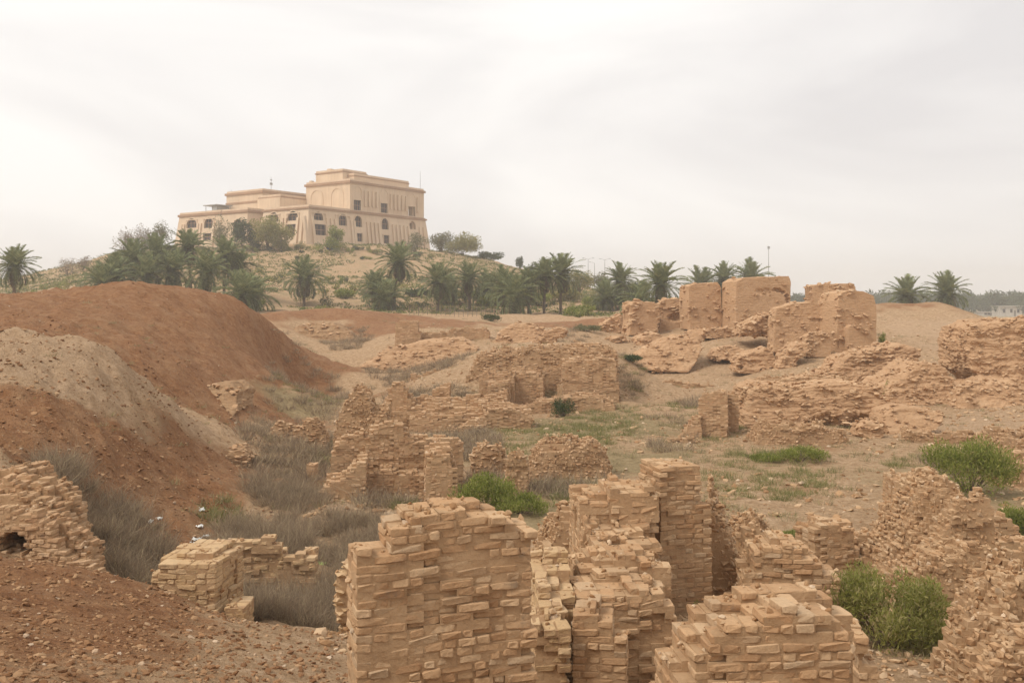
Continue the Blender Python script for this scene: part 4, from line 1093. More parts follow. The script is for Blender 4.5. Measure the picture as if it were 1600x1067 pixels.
for (c, z, w, h, ar) in low_b: window('b', 0, c, z, w, h, ar); surround('b', bat(z + h * .5), c, z, w, h, ar, palace)
for (c, z, w, h, ar) in low_a: window('a', 0, c, z, w, h, ar); surround('a', bat(z + h * .5), c, z, w, h, ar, palace)
for (c, z, w, h, ar) in up_b + [see_up]: surround('b', .3, c, z, w, h, ar, palace, .35)
for (c, z, w, h, ar) in up_b: window('b', .3, c, z, w, h, ar, 0)
surround('b', bat(see_low[1] + 1.5), *see_low, palace)
for (c, z, w, h, ar) in lw: window('a', -2, c, z, w, h, ar); surround('a', -2 + bat(z + h * .5), c, z, w, h, ar, palace)
c_, z_, w_, h_, _q = wa(373, 345, 360, 9, True, -1.9); window('a', -1.9, c_, z_, w_, h_, True, .9); surround('a', -1.9 + bat(z_ + h_ * .5, m=.9), c_, z_, w_, h_, True, palace)
def pilaster_b(px, z0, z1, w=.75, batter=True, off=0.0, proud=.55):
    a = pal_a(px, off)
    o0, o1 = (off + bat(z0), off + bat(z1)) if batter else (off, off)
    mb = MB(); mb.frustum((a - w * .62, a + w * .62, o0 - proud, o0 + .3), (a - w/2, a + w/2, o1 - proud * .8, o1 + .3), z0, z1)
    mb.build('pilaster', M['palace'], palace)
def pilaster_a(px, z0, z1, w=.75, batter=True, off=0.0, proud=.55):
    b = pal_b(px, off)
    o0, o1 = (off + bat(z0), off + bat(z1)) if batter else (off, off)
    mb = MB(); mb.frustum((o0 - proud, o0 + .3, b - w * .62, b + w * .62), (o1 - proud * .8, o1 + .3, b - w/2, b + w/2), z0, z1)
    mb.build('pilaster', M['palace'], palace)
for px in (474, 486, 509, 515.5, 522, 547, 551, 572, 578, 584, 590, 612, 618, 624, 630, 636, 654, 660): pilaster_b(px, 0, 8.1)
for px in (570, 576, 582, 588, 610, 616, 622, 628, 634, 652): pilaster_b(px, 12.6, 17.2, .6, False, .3, .5)
for px in (444, 449, 468, 475, 413): pilaster_a(px, 0, 8.1)
for px in (286, 290, 312, 316, 337): pilaster_a(px, 0, 8.1, off=-2)
_m = MB(); _m.box(16.3, A1 - .05, -.05, 17, HL + .12, HL + .34); _m.build('string_course', M['palace_trim'], palace)
for px in (558, 600, 643): surround('b', .3, pal_a(px, .3), 14.6, 3.4, 3.6, True, palace, .35, .12).name = 'blind_arch'
for px in (495, 527): surround('a', 16.2, pal_b(px, 16.2), 12.2, 4.6, 5.4, True, palace, .35, .14).name = 'blind_arch'
for (px, f, o_) in ((496, 'b', 0), (534, 'b', 0)):
    surround('b', bat(8), pal_a(px, 0), 5.0, 5.2, 4.2, False, palace, .25, .12).name = 'panel_frame'
for px in (459, 429): surround('a', bat(8), pal_b(px, 0), 5.0, 4.6, 4.2, False, palace, .25, .12).name = 'panel_frame'
for px in (301, 328): surround('a', -2 + bat(8), pal_b(px, -2), 5.0, 4.6, 4.2, False, palace, .25, .12).name = 'panel_frame'
_m = MB(); _m.box(-2.2, 51, -2.4, 20, -2.5, .35); _m.build('plinth', M['palace'], palace)
_m = MB(); _m.box(-4.2, 17, 20, 55.5, -3.5, .3); _m.build('plinth', M['palace'], palace)
for (a, b, z, h, arms) in ((12, 28.6, 17.8, 4.4, 1), (48, 1.2, 19.6, 6.0, 0), (9, 43, 17.8, 1.2, 0), (20, 13, 22.8, 1.0, 0)):
    mb = MB(); mb.tube([(a, b, z), (a, b, z + h)], [.09, .05], 6)
    if arms: mb.box(a - .5, a + .5, b - .06, b + .06, z + h * .45, z + h * .6); mb.box(a - .35, a + .35, b - .05, b + .05, z + h * .75, z + h * .82)
    mb.build('antenna', M['metal'], palace)
mb = MB()
for (a, b) in ((2, 41), (2, 46), (7, 41), (7, 46)): mb.tube([(a, b, HL + .9), (a, b, HL + 3.0)], .09, 6)
mb.box(1.5, 7.5, 40.5, 46.8, HL + 3.0, HL + 3.25); mb.box(2.2, 7, 41.5, 43.5, HL + .9, HL + 2.9); mb.build('roof_shelter', M['metal'], palace)
for (a, b, s) in ((19, 11, .7), (19.5, 8.5, .45), (16.8, 16.5, .5), (26, 3, .5)):
    mb = MB(); mb.box(a - s, a + s, b - s, b + s, (22.8 if 18 < a < 28 and b > 5 else 19.8), (22.8 if 18 < a < 28 and b > 5 else 19.8) + s * 1.6); mb.build('roof_unit', M['palace'], palace)

# ------------------------------------------------------------------ date palms
def frond_mesh(droop, length, seed, dead=False):
    g = np.random.default_rng(seed)
    n = 15
    t = np.linspace(0, 1, n)
    # the midrib leaves along +X and bends down
    ang = droop * t ** 1.4
    dx = np.cos(ang) * length / (n - 1); dz = -np.sin(ang) * length / (n - 1)
    X = np.concatenate([[0], np.cumsum(dx[1:])]); Z = np.concatenate([[0], np.cumsum(dz[1:])])
    V, F = [], []
    def quad(a, b, c, d):
        k = len(V); V.extend([a, b, c, d]); F.append((k, k+1, k+2, k+3))
    for i in range(n - 1):
        w0, w1 = .07 * (1 - t[i]) + .012, .07 * (1 - t[i+1]) + .012
        quad((X[i], -w0, Z[i]), (X[i+1], -w1, Z[i+1]), (X[i+1], w1, Z[i+1]), (X[i], w0, Z[i]))
    for i in range(2, n * 2 - 1):
        q = i / 2.0
        i0 = int(q); f = q - i0
        if i0 >= n - 1: i0, f = n - 2, 1.0
        x = X[i0] * (1 - f) + X[i0+1] * f; z = Z[i0] * (1 - f) + Z[i0+1] * f
        tt = q / (n - 1)
        L = .62 * math.sin(math.pi * min(1, .16 + .84 * tt)) ** .6 * (.8 + .3 * g.random()) + .1
        a = ang[i0]
        for sgn in (-1, 1):
            fw = .5 + .35 * tt + g.normal(0, .08)
            tip = (x + L * fw * math.cos(a), sgn * L * .8, z - L * fw * math.sin(a) + L * (.22 + g.normal(0, .1)))
            w = .08
            quad((x - w, 0, z), (x + w, 0, z), (tip[0] + .012, tip[1], tip[2]), (tip[0] - .012, tip[1], tip[2]))
    me = mesh_np('frond', np.array(V), np.array(F))
    me.materials.append(M['frond_dead' if dead else 'frond'])
    return me
FROND = [frond_mesh(d, l, 300 + i) for i, (d, l) in enumerate([(.35, 3.0), (.7, 3.4), (1.0, 3.6), (1.35, 3.5), (1.7, 3.2)])]
DEAD = [frond_mesh(1.3, 2.7, 320, True), frond_mesh(1.8, 2.5, 321, True)]
def trunk_mesh(h, seed):
    g = np.random.default_rng(seed)
    mb = MB(); n = 16
    lx, ly = g.normal(0, .03, 2)
    pts, rad = [], []
    for i in range(n):
        t = i / (n - 1)
        pts.append((lx * h * t * t, ly * h * t * t, -.4 + (h + .4) * t)); rad.append((.27 - .06 * t + (.10 if t > .9 else 0) + (.08 if t < .06 else 0)) * (1.06 if i % 2 else .95))
    mb.tube(pts, rad, 9)
    return mb.mesh('trunk', False), (lx * h, ly * h)
def palm(px, ybase, ytop, d, label, n=40, spread=1.0, seed=0, joined=False):
    """ytop = top of the crown, ybase = foot, photo rows at depth d (the foot is set on the ground)"""
    g = np.random.default_rng(seed + 900)
    x = (px - 800) * d / FPX
    zg = ground_z(x, d)
    ztop = EYE - (ytop - HORIZ) * d / FPX
    h = max(1.2, ztop - zg - 2.5 * spread)
    root = empty('palm_tree', (x, d, zg), g.random() * 6.28)
    tag(root, label, 'palm tree', 'date palms around the hill', 'thing')
    tm, (lx, ly) = trunk_mesh(h, seed)
    link('trunk', tm, root, M['trunk'])
    items = []
    for i in range(n):
        t = (i + .5) / n
        az = i * 2.39996 + g.normal(0, .15)
        el = R(84 - 112 * t ** .85 + g.normal(0, 5))
        k = min(4, int(t * 4.2 + g.random() * .9))
        items.append((FROND[k], az, el, spread * (.82 + .22 * g.random())))
    for i in range(int(n * .22)):
        items.append((DEAD[i % 2], g.random() * 6.28, R(-52 + g.normal(0, 12)), spread * (.8 + .2 * g.random())))
    if joined:
        Vs, Fs, dv, df, kv, kd = [], [], [], [], 0, 0
        for me, az, el, sc in items:
            co = np.empty(len(me.vertices) * 3); me.vertices.foreach_get('co', co); co = co.reshape(-1, 3)
            ix = np.empty(len(me.loops), np.int32); me.loops.foreach_get('vertex_index', ix)
            Mx = np.array((Matrix.Rotation(az, 3, 'Z') @ Matrix.Rotation(-el, 3, 'Y')))
            Vs.append((co * sc) @ Mx.T + np.array([lx, ly, h])); Fs.append(ix.reshape(-1, 4) + kv); kv += len(co)
        cr = link('crown', mesh_np('crown', np.concatenate(Vs), np.concatenate(Fs)), root, M['frond'])
        return root
    for me, az, el, sc in items:
        o = bpy.data.objects.new('frond', me)
        o.parent = root
        o.matrix_local = Matrix.Translation((lx, ly, h)) @ Matrix.Rotation(az, 4, 'Z') @ Matrix.Rotation(-el, 4, 'Y') @ Matrix.Scale(sc, 4)
        COL.objects.link(o)
    return root
PALMS = [
    (22, 470, 386, 150, 'lone date palm at the left edge of the picture'),
    (475, 476, 404, 178, 'single date palm on the bare slope below the palace entrance'),
    (585, 478, 424, 176, 'short date palm leaning against the tall palm below the palace'),
    (616, 478, 382, 178, 'tallest date palm standing below the right part of the palace'),
    (684, 487, 412, 168, 'broad date palm right of the tallest palm, by the fence'),
    (734, 488, 410, 172, 'date palm third to the right of the tallest palm, slender trunk'),
    (786, 489, 418, 168, 'date palm with two neighbours, left of the close trunk group'),
    (826, 490, 420, 168, 'leftmost palm of the close group of straight trunks'),
    (850, 491, 404, 168, 'middle palm of the close group of straight trunks'),
    (876, 491, 396, 172, 'tall rightmost palm of the close group of straight trunks'),
    (968, 480, 413, 190, 'date palm left of the spiky palm, behind the upright blocks'),
    (1033, 492, 411, 150, 'spiky open date palm rising behind the leaning brick block'),
    (1096, 480, 419, 210, 'smaller palm of the pair behind the rounded upright block'),
    (1127, 480, 411, 205, 'larger palm of the pair behind the rounded upright block'),
    (1174, 480, 408, 210, 'palm crown peeping over the tallest upright block'),
    (1416, 495, 433, 190, 'left of the two date palms behind the right dirt mound'),
    (1480, 495, 428, 190, 'right of the two date palms behind the right dirt mound'),
    (604, 478, 436, 171, 'lowest young palm crowded under the tallest palm'),
    (702, 487, 428, 186, 'palm half hidden behind the broad palm by the fence'),
    (762, 488, 424, 186, 'smaller palm between the slender palm and its right neighbour'),
    (804, 489, 432, 160, 'low bushy palm left of the close group of straight trunks'),
    (948, 485, 440, 185, 'short palm at the foot of the brownish thin tree'),
    (1002, 490, 440, 165, 'low palm just left of the spiky open palm')]
for i, (px, yb, yt, d, lb) in enumerate(PALMS):
    palm(px, yb, yt, d, lb, n=66, spread=(1.4 if i in (11, 15, 16) else 1.3 + .12 * math.sin(i * 2.3)) * max(.95, d / 172), seed=i)
GROVE = [(178, 398, 165), (205, 376, 172), (246, 368, 178), (298, 358, 178), (322, 392, 162), (350, 370, 176), (372, 388, 180), (376, 424, 150), (395, 428, 156), (270, 392, 165), (228, 398, 162), (158, 412, 160)]
ORD = ['first', 'second', 'third', 'fourth', 'fifth', 'sixth', 'seventh', 'eighth', 'ninth', 'tenth', 'eleventh', 'twelfth']
for i, (px, yt, d) in enumerate(sorted(GROVE)):
    palm(px, 470, yt, d, ORD[i] + ' palm from the left in the dense grove behind the red mound', n=62, spread=1.4, seed=40 + i, joined=i % 2 == 1)

# ------------------------------------------------------------------ leafy things
def leaf_cloud(name, C, Rr, n, size, seed, aspect=2.2, up=0.0):
    """n small leaf blades spread in ellipsoid clumps; C (k,3) centres, Rr (k,3) radii"""
    g = np.random.default_rng(seed)
    C, Rr = np.asarray(C, float), np.asarray(Rr, float)
    w = np.prod(Rr, 1) ** .67; k = g.choice(len(C), n, p=w / w.sum())
    dirs = g.normal(size=(n, 3)); dirs /= np.linalg.norm(dirs, axis=1, keepdims=True)
    rad = g.random(n) ** .45
    p = C[k] + dirs * rad[:, None] * Rr[k]
    ax = g.normal(size=(n, 3)) * (1 - up) + dirs * .5 + np.array([0, 0, up * 1.6]); ax /= np.linalg.norm(ax, axis=1, keepdims=True)
    sd = np.cross(ax, g.normal(size=(n, 3))); sd /= np.linalg.norm(sd, axis=1, keepdims=True) + 1e-9
    L = size * g.uniform(.6, 1.3, n)[:, None]; W = L / aspect
    V = np.stack([p - ax * L / 2, p + sd * W / 2, p + ax * L / 2, p - sd * W / 2], 1).reshape(-1, 3)
    return mesh_np(name, V, np.arange(n * 4).reshape(-1, 4))
def tree(name, label, cat, px, ybase, ytop, wpx, d, mat, seed, n=2600, leaf=.35, trunk=.35, group=None, clumps=16, flat=1.0, z=None, ontop=None):
    g = np.random.default_rng(seed)
    x = (px - 800) * d / FPX
    zg = ground_z(x, d) - .1 if z is None else z
    H = EYE - (ytop - HORIZ) * d / FPX - zg
    W = wpx * d / FPX / 2
    H = max(H, W * .6)
    root = empty(name, (x, d, zg)); tag(root, label, cat, group, 'thing')
    ch = H * (1 - trunk); cz0 = H * trunk + ch / 2
    C, Q = [], []
    for i in range(clumps):
        dv = g.normal(size=3); dv /= np.linalg.norm(dv); dv *= g.random() ** .4 * .72
        C.append((dv[0] * W, dv[1] * W, cz0 + dv[2] * ch * .5 * flat))
        s = g.uniform(.25, .48); Q.append((W * s, W * s, ch * s * .62))
    mb = MB()
    r0 = max(.05, H * .022)
    mb.tube([(0, 0, -.2), (g.normal(0, .1), g.normal(0, .1), H * trunk * .6), (g.normal(0, .15), g.normal(0, .15), H * (trunk + .15))], [r0 * 1.2, r0, r0 * .6], 7)
    for c in C[:9]:
        mb.tube([(0, 0, H * trunk * .7), (c[0] * .5, c[1] * .5, (H * trunk * .7 + c[2]) * .52), c], [r0 * .55, r0 * .35, r0 * .12], 5)
    mb.build('trunk', M['bark'], root)
    link('crown', leaf_cloud('crown', C, Q, n, leaf, seed), root, M[mat])
    return root
# trees beside and in front of the palace
for (px, yb, yt, w, d, mat, lb, n, lf) in [
    (345, 382, 335, 40, 262, 'leaf_grey', 'hazy bare looking tree in front of the left palace wing', 900, .5),
    (378, 382, 342, 36, 258, 'leaf_dark', 'dark green tree in front of the palace, left of the willow', 2600, .5),
    (418, 384, 332, 62, 258, 'olive', 'wide yellow green willow hiding the palace wall', 4200, .5),
    (440, 384, 350, 40, 256, 'olive', 'round yellow green tree right of the wide willow', 2600, .5),
    (398, 384, 352, 26, 257, 'leaf_dark', 'narrow dark tree between the willow and dark tree', 1600, .45),
    (524, 384, 354, 34, 256, 'bush', 'small green tree beside the blue cabin at the palace foot', 2200, .45),
    (648, 392, 362, 34, 275, 'leaf_grey', 'thin grey tree against the right end of the palace', 1000, .45),
    (690, 392, 362, 46, 290, 'leaf_grey', 'pale tree just right of the palace', 1800, .5),
    (722, 396, 362, 54, 288, 'olive', 'dense round olive tree right of the palace on the hilltop', 4200, .5),
    (195, 400, 350, 38, 262, 'bare', 'brownish bare tree at the left shoulder of the hill', 1300, .4),
    (225, 396, 346, 30, 266, 'bare', 'second brownish bare tree left of the palace', 1100, .4),
    (249, 398, 341, 34, 262, 'leaf_grey', 'umbrella shaped tree standing left of the palace', 1500, .45),
    (262, 400, 380, 30, 262, 'leaf_dark', 'dark rounded tree below the left palace wing', 2800, .5),
    (190, 412, 386, 26, 262, 'leaf_grey', 'grey green tree below the bare trees on the left', 2000, .5),
    (105, 432, 398, 36, 262, 'bare', 'feathery bare shrub on the left skyline', 900, .35),
    (130, 425, 396, 26, 265, 'bare', 'smaller feathery bare shrub on the left skyline', 700, .35),
    (765, 418, 398, 44, 290, 'leaf_dark', 'dark green shrub on the right skyline of the hill', 2200, .45),
    (812, 425, 398, 14, 292, 'leaf_dark', 'narrow dark cypress like tree on the right skyline', 900, .4),
    (845, 440, 412, 50, 270, 'leaf_dark', 'dark leafy tree behind the close palm trunks', 2200, .5),
    (905, 462, 418, 44, 235, 'olive', 'yellow olive tree left of the pale ramp', 2400, .4),
    (940, 462, 424, 40, 238, 'leaf_grey', 'brownish thin tree at the pale ramp', 1300, .4),
    (988, 492, 440, 56, 205, 'leaf_dark', 'dark leafy clump between two palms behind the blocks', 2800, .5),
    (1075, 492, 448, 40, 210, 'leaf_grey', 'grey green tree behind the rounded upright block', 1500, .45),
    (1140, 492, 458, 50, 180, 'bush', 'green tree showing between the upright blocks', 1800, .4),
    (830, 492, 468, 60, 190, 'bush', 'green shrub bank under the close palm trunks', 2000, .45),
    (770, 490, 468, 50, 185, 'bush', 'bright green shrub beside the fence', 1800, .4),
    (1010, 495, 470, 40, 150, 'leaf_dark', 'dark shrub at the foot of the spiky palm', 1300, .4),
    (905, 500, 478, 60, 150, 'bush', 'low green shrub row left of the tilted fallen block', 1800, .4),
    (655, 484, 456, 44, 195, 'leaf_dark', 'dark bush between the tallest palm and the broad palm', 1800, .45),
    (712, 486, 456, 40, 195, 'olive', 'yellow green bush behind the broad palm', 1500, .45),
    (748, 486, 452, 46, 198, 'bush', 'green bush behind the slender palm', 1800, .45),
    (800, 488, 455, 50, 198, 'leaf_dark', 'dark bush behind the two neighbouring palms', 1800, .45),
    (880, 488, 455, 60, 200, 'olive', 'olive bush bank right of the close palm trunks', 2200, .45),
    (930, 490, 462, 50, 190, 'bush', 'bright bush bank below the pale ramp', 2000, .45),
    (965, 492, 464, 40, 185, 'leaf_dark', 'dark bush under the palm left of the spiky palm', 1600, .45),
    (540, 470, 450, 36, 190, 'bush', 'green bush on the slope left of the short leaning palm', 1300, .4)]:
    tree('tree', lb, 'tree', px, yb, yt, w * 1.2, d, mat, int(px * 7 + yt), int(n * 1.3), lf, trunk=.05 if yb - yt < 36 else .16)
# hillside shrubs
gh = np.random.default_rng(77)
k = 0
while k < 170:
    px, d = gh.uniform(20, 1000), gh.uniform(165, 262)
    x = (px - 800) * d / FPX
    z = ground_z(x, d)
    py = HORIZ - (z - EYE) * FPX / d
    if py > 486 or py < 390 or fbm(x * .03, d * .03, 0, 5, 2) < .40: continue
    hh = gh.uniform(.6, 1.9) if gh.random() > .15 else gh.uniform(1.9, 3.2)
    s = gh.uniform(.7, 1.6) * hh
    root = empty('shrub', (x, d, z - .1)); tag(root, 'small shrub dotted on the slope of the palace hill', 'shrub', 'shrubs dotted over the palace hill', 'thing')
    C = [(gh.normal(0, s * .35), gh.normal(0, s * .35), hh * gh.uniform(.3, .75)) for _ in range(5)]
    link('foliage', leaf_cloud('foliage', C, [(s * .4, s * .4, hh * .32)] * 5, 220, .32, k), root, M[['leaf_dark', 'bush', 'olive', 'leaf_grey', 'olive'][k % 5]])
    mb = MB(); mb.tube([(0, 0, -.2), (0, 0, hh * .5)], [.07, .04], 5); mb.build('stem', M['bark'], root)
    k += 1

for k in range(34):
    px = 285 + k * 11.6 + gh.normal(0, 4); d = 255 + 12 * abs(px - 480) / 200 + gh.uniform(-4, 3)
    x = (px - 800) * d / FPX; z = ground_z(x, d); hh = gh.uniform(.7, 2.2); s_ = hh * gh.uniform(.8, 1.4)
    root = empty('shrub', (x, d, z - .1)); tag(root, 'shrub in the row along the foot of the palace walls', 'shrub', 'shrubs along the palace foot', 'thing')
    C = [(gh.normal(0, s_ * .4), gh.normal(0, s_ * .3), hh * gh.uniform(.3, .75)) for _ in range(6)]
    link('foliage', leaf_cloud('foliage', C, [(s_ * .42, s_ * .42, hh * .34)] * 6, 320, .34, 700 + k), root, M[['leaf_dark', 'olive', 'bush', 'leaf_grey'][k % 4]])
    mb = MB(); mb.tube([(0, 0, -.2), (0, 0, hh * .5)], [.07, .04], 5); mb.build('stem', M['bark'], root)
# low scrub that greens the hill in patches
gs = np.random.default_rng(31)
sx = gs.uniform(-150, 60, 26000); sy = gs.uniform(160, 300, 26000)
keep = (fbm(sx * .06, sy * .06, 0, 41, 3) + .25 * fbm(sx * .3, sy * .3, 0, 43, 2) > .565) & (np.abs(sx / sy) < .6)
sx, sy = sx[keep], sy[keep]
sz = height_soil(sx, sy)
scr = link('hill_scrub', leaf_cloud('hill_scrub', np.stack([sx, sy, sz + .1], 1), np.stack([gs.uniform(.4, 1.2, len(sx)), gs.uniform(.4, 1.2, len(sx)), gs.uniform(.12, .4, len(sx))], 1), 100000, .5, 12, 2.5, .3), None, M['scrub'])
tag(scr, 'low green scrub in patches over the palace hill', 'scrub', None, 'stuff')

# ------------------------------------------------------------------ dry brush, grass and bushes near by
def blades(name, base, n_each, hgt, spread, lean, width, seed, mat, label, cat, curve=.25):
    """base (k,3) foot points; n_each thin two-piece stalks round each"""
    g = np.random.default_rng(seed)
    k = len(base); n = k * n_each
    b = np.repeat(base, n_each, 0)
    hs = np.repeat(np.asarray(hgt) * np.ones(k), n_each) * g.uniform(.45, 1.1, n)
    sp = np.repeat(np.asarray(spread) * np.ones(k), n_each)
    az = g.random(n) * 6.283; rr = np.sqrt(g.random(n)) * sp
    off = np.stack([np.cos(az) * rr, np.sin(az) * rr, np.zeros(n)], 1)
    p0 = b + off * .45
    az2 = az + g.normal(0, .9, n); ln = np.abs(g.normal(lean, lean * .6, n))
    dr = np.stack([np.cos(az2) * ln, np.sin(az2) * ln, np.ones(n)], 1); dr /= np.linalg.norm(dr, axis=1, keepdims=True)
    p1 = p0 + dr * hs[:, None] * .55
    dr2 = dr + g.normal(0, curve, (n, 3)); dr2[:, 2] -= curve * .4
    p2 = p1 + dr2 * hs[:, None] * .5
    sd = np.stack([g.normal(size=n), g.normal(size=n), g.normal(size=n) * .3], 1); sd /= np.linalg.norm(sd, axis=1, keepdims=True)
    w = (width * g.uniform(.6, 1.4, n))[:, None]
    V = np.stack([p0 - sd * w, p0 + sd * w, p1 + sd * w * .8, p1 - sd * w * .8, p2], 1).reshape(-1, 3)
    i = np.arange(n)[:, None] * 5
    me = mesh_np(name, V, [i + np.array([[0, 1, 2, 3]]), i + np.array([[3, 2, 4]])])
    o = link(name, me, None, M[mat])
    tag(o, label, cat, None, 'stuff')
    return o
def scatter(regions, seed, jitter=1.0):
    """regions: (px0,px1,d0,d1,count) -> foot points on the ground"""
    g = np.random.default_rng(seed)
    P = []
    for (p0, p1, d0, d1, n) in regions:
        px = g.uniform(p0, p1, n); d = np.exp(g.uniform(math.log(d0), math.log(d1), n))
        u, v = (px - (p0 + p1) / 2) / (p1 - p0) * 2, (np.log(d) - (math.log(d0) + math.log(d1)) / 2) / (math.log(d1 / d0)) * 2
        keep = u * u + v * v < 1.15 + .3 * g.normal(size=n)
        x = ((px - 800) * d / FPX)[keep]; y = d[keep]
        P.append(np.stack([x, y, height_soil(x, y) - .03], 1))
    return np.concatenate(P)
near_b = scatter([(335, 560, 17.6, 22, 230), (330, 640, 22.5, 28, 220), (150, 260, 18.5, 23, 110), (60, 150, 19.5, 23, 60), (380, 520, 29, 33, 90)], 1)
hb = np.random.default_rng(8)
blades('dry_brush', near_b, 150, hb.uniform(.3, .85, len(near_b)), .5, .7, .0045, 2, 'twig', 'grey dry brush filling the pits between the near walls', 'brush', .5)
mid_b = scatter([(370, 530, 35, 48, 240), (410, 560, 52, 76, 210), (640, 780, 39, 47, 200), (570, 740, 70, 84, 210), (560, 640, 29.5, 31, 30), (720, 790, 32, 36, 50), (820, 960, 30, 33.0, 60), (500, 580, 92, 104, 120),
                 (600, 740, 56, 62, 110), (960, 1010, 62, 74, 60), (1060, 1140, 58, 66, 60), (1000, 1100, 40, 52, 20), (1440, 1560, 34, 40, 50), (850, 920, 88, 100, 40), (1380, 1500, 58, 70, 40)], 3)
blades('dry_brush', mid_b, 60, hb.uniform(.2, .75, len(mid_b)), .75, .8, .010, 4, 'twig', 'grey dry brush in the hollows of the middle ground', 'brush', .5)
gr = scatter([(830, 960, 29, 36, 120), (880, 1000, 44, 58, 160), (760, 960, 40, 50, 150), (1130, 1290, 38.5, 40.5, 60), (1100, 1300, 30, 38, 90), (1380, 1460, 37, 40, 22), (960, 1010, 64, 72, 40), (480, 560, 38, 46, 60), (430, 540, 58, 66, 60),
              (1020, 1160, 44, 62, 50), (1220, 1270, 24, 26, 26), (1550, 1640, 22, 27, 90), (1370, 1480, 16.5, 19, 50), (1130, 1160, 47, 50, 20), (610, 650, 29.3, 30, 10), (315, 380, 26, 29, 26), (1372, 1386, 77, 80, 12)], 5)
blades('grass', gr, 75, hb.uniform(.12, .34, len(gr)), .7, .7, .007, 6, 'grass', 'green and straw coloured grass tufts over the open field', 'grass', .4)
st = scatter([(820, 1340, 27, 60, 420), (960, 1560, 36, 75, 420), (560, 980, 44, 90, 260), (400, 620, 28, 80, 200), (1060, 1600, 70, 110, 220), (600, 900, 85, 125, 160), (-50, 560, 80, 125, 100), (1320, 1580, 15, 26, 70), (30, 420, 20, 60, 90)], 15)
blades('dry_grass', st, 40, hb.uniform(.08, .3, len(st)), .6, .8, .008, 16, 'straw', 'short straw coloured grass thinly spread over the sand', 'grass', .5)
def bush(label, px, ybase, ytop, wpx, d, mat, seed, n=5200, leaf=.10, aspect=5):
    g = np.random.default_rng(seed)
    x = (px - 800) * d / FPX; zg = ground_z(x, d) - .05
    H = EYE - (ytop - HORIZ) * d / FPX - zg; W = wpx * d / FPX / 2
    H = max(H, W * .5)
    root = empty('bush', (x, d, zg)); tag(root, label, 'bush', None, 'thing')
    C, Q = [], []
    for i in range(26):
        a, r = g.random() * 6.283, math.sqrt(g.random()) * .78
        hh = H * (1 - .55 * r ** 2) * g.uniform(.45, .9)
        C.append((math.cos(a) * r * W, math.sin(a) * r * W, hh * .9)); s = g.uniform(.24, .42)
        Q.append((W * s, W * s, H * s * .8))
    mb = MB()
    for c in C[:16]:
        mb.tube([(c[0] * .1, c[1] * .1, 0), (c[0] * .5, c[1] * .5, c[2] * .55), c], [.022, .015, .004], 5)
    mb.build('stem', M['bark'], root)
    link('foliage', leaf_cloud('foliage', C, Q, n, leaf, seed, aspect, .45), root, M[mat])
bush('green tamarisk bush in the middle beside the striped ruin', 762, 800, 733, 112, 29.0, 'bush', 1, 6500, .12)
bush('low green bush spilling right from the middle bush', 815, 812, 768, 90, 28.0, 'bush', 2, 3600, .11)
bush('largest green bush at the right edge of the field', 1515, 770, 674, 150, 31.5, 'bush', 3, 9500, .14)
bush('olive green bush in the pit at lower right', 1388, 1020, 872, 200, 16.4, 'tamarisk', 4, 12500, .10)
bush('low tangled bush right of the olive green bush', 1455, 1030, 972, 110, 16.2, 'olive', 5, 4200, .08)
bush('small green bush at the foot of the tall pillar', 1101, 975, 932, 42, 15.6, 'bush', 6, 2600, .06)
bush('low green bush in front of the long layered ruin, right half', 1252, 728, 693, 80, 38.5, 'bush', 7, 3000, .12)
bush('low bright green bush in front of the long layered ruin, left half', 1198, 732, 708, 60, 38.3, 'bush', 8, 2000, .12)
bush('green bush behind the crumbling ruin at the right edge', 1590, 850, 782, 70, 26.5, 'bush', 9, 4000, .11)
bush('small green bush behind the square pier', 1246, 852, 826, 44, 25.5, 'bush', 10, 1600, .09)
bush('dark green bush at the right corner of the terrace', 985, 612, 586, 44, 68, 'leaf_dark', 11, 1500, .2)
bush('grey rounded bush on the far ridge left of the fallen block', 915, 532, 516, 52, 100, 'leaf_grey', 12, 1500, .25)
bush('dark rounded bush beside the fence on the ridge', 768, 505, 489, 32, 122, 'leaf_dark', 13, 1200, .28)
bush('green weeds against the right side of the double tower', 1379, 546, 518, 14, 79.5, 'bush', 14, 700, .2)
bush('dark bush below the square walls of the middle ruin', 880, 642, 618, 40, 53, 'leaf_dark', 15, 1300, .16)
bush('small weed growing in the gap beside the humped mass', 1387, 612, 594, 22, 57, 'bush', 16, 600, .14)

# ------------------------------------------------------------------ loose rubble
def rubble(name, label, regions, seed, smin, smax, mat='stone'):
    g = np.random.default_rng(seed)
    P = []
    for (p0, p1, d0, d1, n) in regions:
        px = g.uniform(p0, p1, n); d = np.exp(g.uniform(math.log(d0), math.log(d1), n))
        P.append(np.stack([(px - 800) * d / FPX, d], 1))
    P = np.concatenate(P); n = len(P)
    z = height_soil(P[:, 0], P[:, 1])
    s = smin * (smax / smin) ** (g.random(n) ** 2.2)
    size = s[:, None] * g.uniform(.5, 1.3, (n, 3)) * np.array([1.2, 1.1, .65])
    pos = np.stack([P[:, 0], P[:, 1], z + size[:, 2] * .2], 1)
    o = link(name, merged(name, pos, size, g.normal(0, .5, (n, 3)) * np.array([.6, .6, 6]), False, seed, True), None, M[mat])
    tag(o, label, 'rubble', None, 'stuff')
rubble('rubble', 'loose stones strewn over the near slope and pits', [(560, 1640, 9, 20, 4200), (300, 560, 23, 30, 300)], 1, .010, .055)
rubble('rubble', 'reddish gravel lying on the near left slope', [(-100, 560, 6.5, 16, 11000)], 6, .008, .07, 'stone_red')
